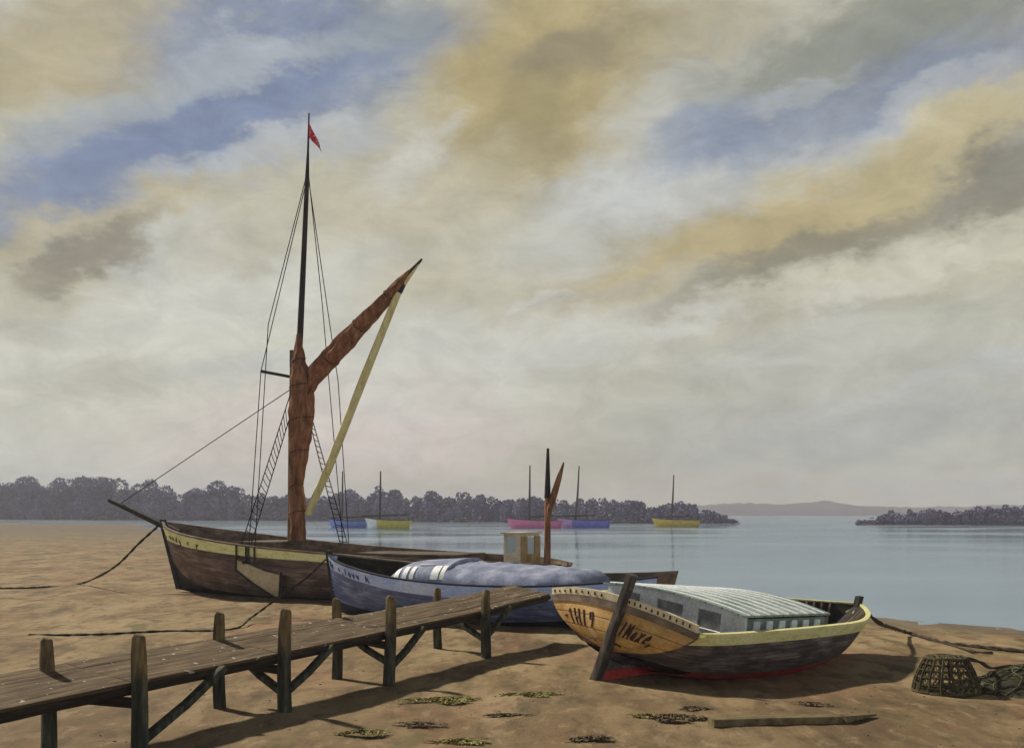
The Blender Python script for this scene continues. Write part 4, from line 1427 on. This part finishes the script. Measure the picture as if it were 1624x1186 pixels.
for k in range(6):
    f0 = 0.09 + k * 0.15; f1 = f0 + 0.072
    m_ = MB()
    def sp(f, z, o_):
        return oh.W(C0 + (C1 - C0) * f, wa + (wf - wa) * f + o_, z)
    zt = lambda f: ha + (hf - ha) * f
    q = [sp(f0, 0.80, 0.03), sp(f1, 0.80, 0.03), sp(f1, zt(f1) - 0.06, 0.03), sp(f0, zt(f0) - 0.06, 0.03)]
    q2 = [sp(f0, 0.80, 0), sp(f1, 0.80, 0), sp(f1, zt(f1) - 0.06, 0), sp(f0, zt(f0) - 0.06, 0)]
    m_.face(q); m_.face(q2[::-1])
    for i in range(4):
        j = (i + 1) % 4; m_.face([q[i], q2[i], q2[j], q[j]])
    m_.build('side_window', 'white', side, smooth=False)
rows, rows2, uv = [], [], []
for i in range(13):
    f = i / 12
    l = C0 - 0.08 + (C1 + 0.12 - C0) * f
    W_ = (wa + (wf - wa) * f) + 0.05
    z = ha + (hf - ha) * f
    rows.append([oh.W(l, W_ * q, z + 0.006 + 0.10 * (1 - q * q)) for q in np.linspace(-1, 1, 15)])
    rows2.append([oh.W(l, W_ * q, z + 0.036 + 0.10 * (1 - q * q)) for q in np.linspace(-1, 1, 15)])
    uv.append([(j, f) for j in range(15)])
m_ = MB(); m_.grid(rows, uv); m_.grid(rows2, uv)
for A, B_ in ((rows[0], rows2[0]), (rows[-1], rows2[-1]), ([r[0] for r in rows], [r[0] for r in rows2]), ([r[-1] for r in rows], [r[-1] for r in rows2])):
    m_.grid([A, B_])
roof = m_.build('roof', 'roof', cabin2)
for k in range(9):
    f = 0.06 + k * 0.108
    l = C0 - 0.08 + (C1 + 0.12 - C0) * f
    W_ = (wa + (wf - wa) * f) + 0.05
    m_ = MB(); m_.tube([oh.W(l, W_ * q, ha + (hf - ha) * f + 0.038 + 0.10 * (1 - q * q)) for q in np.linspace(-1, 1, 15)], 0.014, 6)
    m_.build('roof_batten', 'white', roof)

# ------------------------------------------------------------------ the jetty
jet = thing('jetty', (-2.2, 16, 0), 'narrow plank walkway on timber piles running to the boats', 'jetty')
FRONT = [Vector((-4.95, 9.5, 0)), Vector((-3.92, 11.9, 0)), Vector((-2.86, 14.24, 0)), Vector((-1.80, 16.6, 0)), Vector((-0.46, 19.6, 0)), Vector((0.82, 22.2, 0))]
DZ = [0.68, 0.70, 0.72, 0.75, 0.79, 0.90]       # near edge of the walkway
WID = [1.0, 1.0, 1.0, 0.95, 0.9, 0.9]
def perp(i):
    a = FRONT[max(0, i - 1)]; b = FRONT[min(len(FRONT) - 1, i + 1)]
    d = (b - a).normalized()
    return Vector((-d.y, d.x, 0))
NPL = 4
for k in range(NPL):
    m_ = MB()
    for i in range(len(FRONT) - 1):
        def pp(j):
            f = (k + 0.5) / NPL
            return FRONT[j] + perp(j) * (0.09 + (WID[j] - 0.06) * f) + Vector((0, 0, DZ[j] + 0.15 * f + random.uniform(-0.003, 0.003)))
        a, b = pp(i), pp(i + 1)
        if i:
            a = a + (b - a).normalized() * 0.01
        m_.beam(a, b, WID[i] / NPL * 0.992, 0.05, Vector((0, 0, 1)) - perp(i) * 0.16)
    m_.build('deck_plank', 'jetty', jet)
for k, off in enumerate((0.16, 0.78)):
    m_ = MB()
    for i in range(len(FRONT) - 1):
        m_.beam(FRONT[i] + perp(i) * off + Vector((0, 0, DZ[i] - 0.085 + 0.15 * off)), FRONT[i + 1] + perp(i + 1) * off + Vector((0, 0, DZ[i + 1] - 0.085 + 0.15 * off)), 0.09, 0.11)
    m_.build('bearer', 'beam', jet)
m_ = MB()
for i in range(len(FRONT) - 1):
    a, b = FRONT[i] + perp(i) * 0.085, FRONT[i + 1] + perp(i + 1) * 0.085
    m_.beam(a + Vector((0, 0, DZ[i] - 0.045)), b + Vector((0, 0, DZ[i + 1] - 0.045)), 0.035, 0.07)
m_.build('edge_board', 'beam', jet)


def pile(base, top, r, lean=(0, 0)):
    m2 = MB()
    base = Vector(base)
    n = 9
    path, rad = [], []
    for i in range(n):
        t = i / (n - 1)
        path.append(base + Vector((lean[0] * t + 0.012 * math.sin(5 * t + base.y), lean[1] * t, -0.4 + (top + 0.4) * t)))
        rad.append(r * (1.08 - 0.16 * t) * (0.86 if i == n - 1 else 1))
    path.append(path[-1] + Vector((0.01, 0, 0.03))); rad.append(r * 0.55)
    m2.tube(path, rad, 10, True, None, 0.04, base.x)
    return m2.build('pile', 'pile', jet)


for (x, y, _), top in zip(FRONT[1:5], (1.20, 1.27, 1.26, 1.15)):
    pile((x, y, 0), top, 0.088, (0.02, 0))
BACK = [(-4.86, 11.9, 1.16), (-3.74, 14.55, 1.20), (-2.66, 17.3, 1.17), (-1.36, 20.9, 1.10)]
for x, y, top in BACK:
    pile((x, y, 0), top, 0.080, (-0.02, 0.02))


def brace(a, b, w=0.10):
    m2 = MB()
    a, b = Vector(a), Vector(b)
    mid = (a + b) / 2 + Vector((0, 0, -0.03))
    m2.beam(a, mid, w, w * 0.8); m2.beam(mid, b, w, w * 0.8)
    m2.build('brace', 'pile', jet)


brace((-3.90, 11.95, 0.10), (-3.36, 13.2, 0.70))
brace((-2.84, 14.3, 0.26), (-2.44, 15.3, 0.70))
brace((-2.88, 14.3, 0.24), (-3.62, 14.9, 0.68))
brace((-1.78, 16.65, 0.25), (-1.38, 17.6, 0.72))
brace((-1.82, 16.65, 0.32), (-2.5, 17.1, 0.70))
brace((-0.48, 19.65, 0.32), (-1.2, 20.5, 0.74))
brace((-0.42, 19.65, 0.40), (-0.05, 20.6, 0.80))
for i, (x, y, _) in enumerate(FRONT[1:5]):
    bx, by, _z = BACK[i]
    m_ = MB(); m_.beam((x, y, DZ[i + 1] - 0.19), (bx, by, DZ[i + 1] - 0.11), 0.10, 0.10); m_.build('cross_beam', 'beam', jet)


# ------------------------------------------------------------------ ropes
def rope(name, pts, r, label, mat='rope_brown', cat='rope', strands=2):
    path = spline(pts, 8)
    m2 = MB()
    for s_ in range(strands):
        q = []
        L = 0
        for i, p in enumerate(path):
            if i:
                L += (p - path[i - 1]).length
            a = L * 9 + s_ * 2 * math.pi / strands
            q.append(p + Vector((math.cos(a) * r * 0.6, math.sin(a) * r * 0.4, math.sin(a) * r * 0.6)))
        m2.tube(q, r * 0.75, 5)
    o = m2.build(name, mat, None, origin=path[-1])
    return tag(o, label, cat)


def G(u, v, z=0.02):
    Y = (CAMH - z) * 1800 / (v - 814)
    return P(u, v, Y)


bow_b = bh.pt(1.0, 0.97, 1) + bh.d * 0.12
rope('mooring_rope', [bow_b, P(222, 860, 35.8), P(180, 900, 35.9), G(126, 926), G(70, 931), G(0, 933), G(-60, 930)], 0.035,
     'slack brown rope from the brown barge bow to the left edge of the sand')
bow_u = uh.pt(1.0, 0.93, 1) + uh.d * 0.1
rope('mooring_rope', [bow_u, P(485, 917, 27.6), P(445, 945, 26.9), P(400, 978, 25.9), G(365, 998), G(250, 1001), G(150, 1006), G(45, 1007)], 0.022,
     'thin dark rope from the blue boat bow across the sand behind the jetty', 'rope')
bow_o = oh.pt(1.0, 0.95, 1) + oh.d * 0.08
rope('mooring_rope', [bow_o, bow_o + Vector((0.22, -0.05, -0.24)), P(1405, 992, 20.9), G(1440, 1003, 0.06), G(1500, 1019), G(1560, 1026), G(1640, 1034)], 0.034,
     'dark brown rope from the bow of the orange sterned boat to the right beach')
rope('rope_end', [G(1490, 1017), G(1540, 1032), G(1575, 1035)], 0.020, 'short frayed rope end lying beside the right mooring rope', 'rope_brown')
# fender lump where the rope is made fast
# ------------------------------------------------------------------ lobster pot
pc = Vector((6.08, 15.9, 0))
pot = thing('lobster_pot', pc, 'wicker lobster pot with hoops and slats standing on the sand', 'lobster pot')
RB, RT, HP = 0.44, 0.265, 0.46
def potp(a, f, o_=0.0):
    r = RB + (RT - RB) * f + 0.03 * math.sin(f * math.pi) + o_
    return pc + Vector((math.cos(a) * r, math.sin(a) * r, 0.02 + HP * f))
for f, r in ((0.0, 0.026), (0.24, 0.014), (0.45, 0.014), (0.65, 0.014), (0.84, 0.014), (1.0, 0.024)):
    m_ = MB(); m_.tube([potp(a + 0.02 * math.sin(3 * a), f + 0.012 * math.sin(4 * a + f * 9)) for a in np.linspace(0, 2 * math.pi, 33)], r, 6, False)
    m_.build('hoop', 'wicker', pot)
for k in range(18):
    a = 2 * math.pi * k / 18 + random.uniform(-0.05, 0.05)
    m_ = MB(); m_.tube([potp(a + random.uniform(-0.03, 0.03), f, 0.008) for f in np.linspace(0, 1, 6)], 0.017, 6)
    m_.build('slat', 'wicker', pot)
m_ = MB()
for k in range(7):
    w = -0.22 + 0.44 * k / 6
    h_ = math.sqrt(max(0.01, RT ** 2 - w * w))
    m_.tube([pc + Vector((w, -h_, HP + 0.02)), pc + Vector((w, 0, HP + 0.05)), pc + Vector((w, h_, HP + 0.02))], 0.014, 5)
m_.build('top_grid', 'wicker', pot)
m_ = MB()
rows = [[potp(a, f, -0.03) for a in np.linspace(0, 2 * math.pi, 25)[:-1]] for f in (0.02, 0.5, 0.97)]
m_.grid(rows, None, True)
# inner net: open diamond cords
m_ = MB()
for k in range(26):
    a0 = 2 * math.pi * k / 26
    for s_ in (1, -1):
        m_.tube([potp(a0 + s_ * 0.9 * f, f, -0.03) for f in np.linspace(0.02, 0.98, 8)], 0.006, 4)
m_.build('netting', 'netcord', pot)
m_ = MB(); m_.tube([pc + Vector((math.cos(a) * r, math.sin(a) * r, 0.015)) for a, r in [(q, 0.39) for q in np.linspace(0, 2 * math.pi, 20)]], 0.03, 6, False)
for k in range(4):
    a = k * math.pi / 4
    m_.tube([pc + Vector((math.cos(a) * 0.39, math.sin(a) * 0.39, 0.02)), pc - Vector((math.cos(a) * 0.39, math.sin(a) * 0.39, -0.02))], 0.02, 5)
m_.build('base_frame', 'wicker', pot)

# heap of net to the right of the pot
hc = Vector((7.35, 16.2, 0))
def heap_z(x, y):
    dx, dy = x / 1.0, y / 0.65
    r2 = dx * dx + dy * dy
    return max(-0.05, 0.36 * math.exp(-1.6 * r2) - 0.045 + 0.06 * noise.noise((x * 4, y * 4, 2.2)) + 0.03 * noise.noise((x * 11, y * 11, 5.0)))
heap = thing('net_heap', hc, 'dark green fishing net heaped on the sand right of the lobster pot', 'fishing net')
m_ = MB()
rows = [[hc + Vector((x, y, heap_z(x, y))) for x in np.linspace(-1.25, 1.45, 54)] for y in np.linspace(-0.85, 0.85, 34)]
m_.grid(rows); m_.build('net_body', 'net', heap)
m_ = MB()
rs = random.Random(4)
for k in range(46):
    a = rs.uniform(0, math.pi); c0 = (rs.uniform(-0.9, 1.0), rs.uniform(-0.5, 0.5))
    pts = []
    for t in np.linspace(-0.5, 0.5, 12):
        x, y = c0[0] + math.cos(a) * t + 0.1 * math.sin(t * 7 + k), c0[1] + 0.7 * math.sin(a) * t
        pts.append(hc + Vector((x, y, heap_z(x, y) + 0.012)))
    m_.tube(pts, 0.009, 4)
m_.build('net_cords', 'netcord', heap)
rope('net_rope', [pc + Vector((0.25, 0.1, 0.47)), pc + Vector((0.55, 0.2, 0.40)), hc + Vector((-0.45, 0.1, heap_z(-0.45, 0.1) + 0.06)), hc + Vector((0.0, 0.1, heap_z(0, 0.1) + 0.03)), hc + Vector((0.5, 0.1, heap_z(0.5, 0.1) + 0.02))], 0.022,
     'brown rope from the lobster pot rim over the net heap')

# ------------------------------------------------------------------ driftwood
dr = MB()
a, b = G(1128, 1144, 0.05), G(1330, 1139, 0.05)
c3 = G(1388, 1133, 0.04)
dr.beam(a, b, 0.25, 0.09); dr.beam(b, c3, 0.25, 0.09, (0, 0, 1), 0.25)
tag(dr.build('driftwood_plank', 'drift', None, origin=(a + b) / 2), 'long tan driftwood plank with pointed end half sunk in front of the boats', 'driftwood')


# ------------------------------------------------------------------ seaweed
def weed(name, seed, w, dpt, ht, n, mat):
    rs = random.Random(seed)
    m2 = MB()
    for k in range(int(n * 3.2)):
        a = rs.uniform(0, 6.28); r = math.sqrt(rs.random())
        r *= 0.55 + 0.45 * math.sin(a * 3 + seed) + 0.25 * math.sin(a * 5 + seed * 2); r = abs(r)
        c0 = Vector((math.cos(a) * r * w, math.sin(a) * r * dpt, 0.0))
        hk = 0.40 * ht * max(0.1, 1 - 0.7 * r) * rs.uniform(0.5, 1.2)
        th = rs.uniform(0, 6.28); L = rs.uniform(0.06, 0.20)
        d = Vector((math.cos(th), math.sin(th) * 0.7, 0)); q = Vector((-d.y, d.x, 0))
        wd = rs.uniform(0.006, 0.014)
        rows = []
        for i in range(5):
            t = i / 4
            z = hk * math.sin(min(1, t * 1.1 + 0.15) * math.pi) * 0.9 + 0.012 + 0.006 * rs.random()
            p = c0 + d * (t - 0.5) * L + q * 0.03 * math.sin(t * 5 + k) + Vector((0, 0, z))
            ww = wd * (1 - 0.75 * t) + 0.002
            rows.append([p - q * ww + Vector((0, 0, 0.004)), p, p + q * ww - Vector((0, 0, 0.003))])
        m2.grid(rows)
    return m2


WEEDS = [
    (705, 1112, 0.52, 0.22, 0.07, 130, 'weed_olive', 'broad olive seaweed patch nearest the jetty shadow'),
    (845, 1104, 0.34, 0.16, 0.09, 110, 'weed_olive', 'compact olive seaweed tuft left of the orange stern keel'),
    (1070, 1142, 0.40, 0.18, 0.09, 130, 'weed_brown', 'dark brown seaweed clump at the left end of the driftwood plank'),
    (1030, 1138, 0.28, 0.12, 0.05, 60, 'weed_olive', 'small olive seaweed patch touching the dark brown clump'),
    (1105, 1126, 0.22, 0.10, 0.06, 60, 'weed_brown', 'small brown seaweed tuft above the driftwood plank end'),
    (940, 1172, 0.26, 0.10, 0.05, 60, 'weed_brown', 'thin brown seaweed scrap at the bottom middle of the sand'),
    (580, 1164, 0.30, 0.10, 0.06, 80, 'weed_olive', 'olive seaweed scrap at the bottom left below the jetty shadow'),
    (735, 1178, 0.30, 0.12, 0.06, 80, 'weed_olive', 'olive seaweed scrap at the bottom edge below the broad patch'),
    (665, 1150, 0.24, 0.08, 0.03, 40, 'weed_brown', 'faint brown seaweed wisp between the broad patch and the bottom scraps'),
    (1290, 1118, 0.22, 0.08, 0.04, 40, 'weed_brown', 'faint brown seaweed wisp between the red keel and the driftwood'),
    (800, 1135, 0.30, 0.08, 0.03, 45, 'weed_brown', 'flat brown seaweed streak below the compact olive tuft'),
]
for i, (u, v, w, dp, ht, n, mt, lb) in enumerate(WEEDS):
    p = G(u, v, 0.0)
    m2 = weed('seaweed', 30 + i, w * 1.15, dp * 1.3, ht * 1.5, n, mt)
    for q in m2.v:
        q += p
        q.z += 0.02 * noise.noise((q.x * 2, q.y * 2, 0))
    tag(m2.build('seaweed', mt, None, origin=p, weld=False), lb, 'seaweed', 'seaweed scattered on the sand')


# ------------------------------------------------------------------ small stones and shell bits
m_ = MB()
rs = random.Random(21)
for k in range(1500):
    y = 10.0 + 14 * rs.random() ** 1.6
    x = rs.uniform(-0.48, 0.48) * y
    if noise.noise((x * 0.5, y * 0.5, 5)) < rs.uniform(-0.5, 0.25):
        continue
    hit = GROUND.ray_cast(Vector((x, y, 3)), Vector((0, 0, -1)))
    if hit[0] is None:
        continue
    p = hit[0]
    r = 0.006 + 0.016 * rs.random() ** 3
    a0 = rs.uniform(0, 6.28)
    ring = [p + Vector((math.cos(a0 + a) * r * rs.uniform(0.8, 1.3), math.sin(a0 + a) * r * rs.uniform(0.7, 1.1), -0.003)) for a in np.linspace(0, 5.2, 6)]
    ring2 = [p + (q - p) * 0.7 + Vector((0, 0, r * rs.uniform(0.5, 0.8))) for q in ring]
    i0, nr_, nc_ = m_.grid([ring, ring2], None, True)
    m_.face(ring2)
tag(m_.build('pebbles', 'pebble', None, origin=(0, 15, 0), weld=False), 'small stones and shell bits strewn over the near sand', None, None, 'stuff')

# ------------------------------------------------------------------ moored boats
def moored(u0, u1, Y, mast_u, mast_v, hull_mat, label, bow=-1, lean=0.0, boom=(0, 0), fb=1.0, bow_mat=None, yaw=0.12, boom_v=819):
    xc = ((u0 + u1) / 2 - 812) / 1800 * Y
    L = (u1 - u0) / 1800 * Y / math.cos(yaw)
    d = Vector((bow * math.cos(yaw), math.sin(yaw) * 1.0, 0)); n = Vector((0, -1, 0)); n = (n - d * n.dot(d)).normalized()
    O = Vector((xc, Y, WATER_Z)) - d * L / 2
    th_ = thing('moored_boat', Vector((xc, Y, WATER_Z)), label, 'boat', 'boats moored on the far water')
    h = Hull(O, d, n, 0.0, [0, 0.15, 0.45, 0.75, 0.92, 1.0],
             B=[0.75, 1.05, 1.3, 0.95, 0.4, 0.02], ZK=[0.05, -0.3, -0.4, -0.35, -0.2, -0.1], ZS=[fb * 0.92, fb * 0.9, fb * 0.93, fb * 1.03, fb * 1.14, fb * 1.22],
             K=[0.5, 0.7, 0.8, 0.6, 0.25, 0.0], LK=[L * .04, L * .15, L * .45, L * .74, L * .87, L * .91], LS=[0, L * .15, L * .45, L * .75, L * .92, L])
    m2 = MB(); h.shell(m2, lambda t: 0.0, lambda t: 1.0, nt=24, ns=8, t1=0.72 if bow_mat else 1.0)
    m2.grid([[h.pt(0, x, s_) for x in np.linspace(0, 1, 8)] for s_ in (1, -1)])
    m2.build('hull', hull_mat, th_)
    if bow_mat:
        m2 = MB(); h.shell(m2, lambda t: 0.0, lambda t: 1.0, nt=12, ns=8, t0=0.72); m2.build('bow', bow_mat, th_)
    m2 = MB(); h.rail(m2, 0.10, 0.06, nt=24); m2.build('gunwale', 'dark_spar', th_)
    m2 = MB(); h.deck(m2, 0.12, 0, 0.97, 20); m2.build('deck', 'deck', th_)
    mx = (mast_u - 812) / 1800 * Y
    mz = CAMH + (814 - mast_v) / 1800 * Y
    m2 = MB(); m2.tube([(mx - lean, Y, 0.3), (mx, Y, (mz + 0.3) / 2), (mx + lean * 0.5, Y, mz)], [0.24, 0.19, 0.11], 8); m2.build('mast', 'dark_spar', th_)
    if boom[1] > boom[0]:
        x0, x1 = (boom[0] - 812) / 1800 * Y, (boom[1] - 812) / 1800 * Y
        bz = CAMH + (814 - boom_v) / 1800 * Y
        m2 = MB(); m2.tube([(x0, Y, bz - 0.1), ((x0 + x1) / 2, Y, bz), (x1, Y, bz + 0.1)], [0.10, 0.20, 0.09], 8, True, None, 0.15); m2.build('furled_boom', 'dark_spar', th_)
    m2 = MB(); c0 = h.W(L * 0.42, -0.5, fb * 0.8); m2.box(c0, h.d * L * 0.2, h.n * 1.0, (0, 0, 0.35)); m2.build('cabin_top', 'deck', th_, smooth=False)
    return th_


moored(520, 584, 205, 543, 747, 'boat_blue', 'blue moored boat with one mast, left of the yellow and white boat', -1, 0.1, (522, 592), 1.35, None, 0.12, 820)
moored(578, 652, 192, 603, 747, 'boat_gold', 'yellow moored boat with white bow beside the blue one', -1, 0.15, (572, 650), 1.55, 'white', 0.12, 817)
moored(803, 893, 200, 840, 738, 'boat_pink', 'pink moored boat behind the small mizzen mast of the barge', -1, 0.1, (838, 880), 1.45, None, 0.10, 819)
moored(884, 969, 204, 916, 739, 'boat_indigo', 'indigo moored boat with lilac bow, right of the pink boat', -1, 0.55, (880, 945), 1.45, 'boat_lilac', 0.10, 818)
moored(1034, 1110, 222, 1067, 753, 'boat_mustard', 'mustard yellow moored boat alone on the right near the wooded point', -1, 0.4, (1040, 1098), 1.4, None, 0.12, 819)

# ------------------------------------------------------------------ haze
hz = MB()
x0, x1, y0, y1, z0, z1 = -2000, 2000, -120, 1950, -4.2, 40
hz.box((x0, y0, z0), (x1 - x0, 0, 0), (0, y1 - y0, 0), (0, 0, z1 - z0))
mv = bpy.data.materials.new('haze air')
mv.use_nodes = True
mv.node_tree.nodes.clear()
pv = mv.node_tree.nodes.new('ShaderNodeVolumePrincipled')
pv.inputs['Color'].default_value = (0.91, 0.91, 0.98, 1)
pv.inputs['Density'].default_value = 0.00055
oo = mv.node_tree.nodes.new('ShaderNodeOutputMaterial')
mv.node_tree.links.new(pv.outputs[0], oo.inputs['Volume'])
ho_ = hz.build('haze', mv, None, smooth=False)
tag(ho_, 'thin pale haze over the estuary', None, None, 'stuff')
for o in bpy.data.objects:
    if '_o' in o:
        del o['_o']
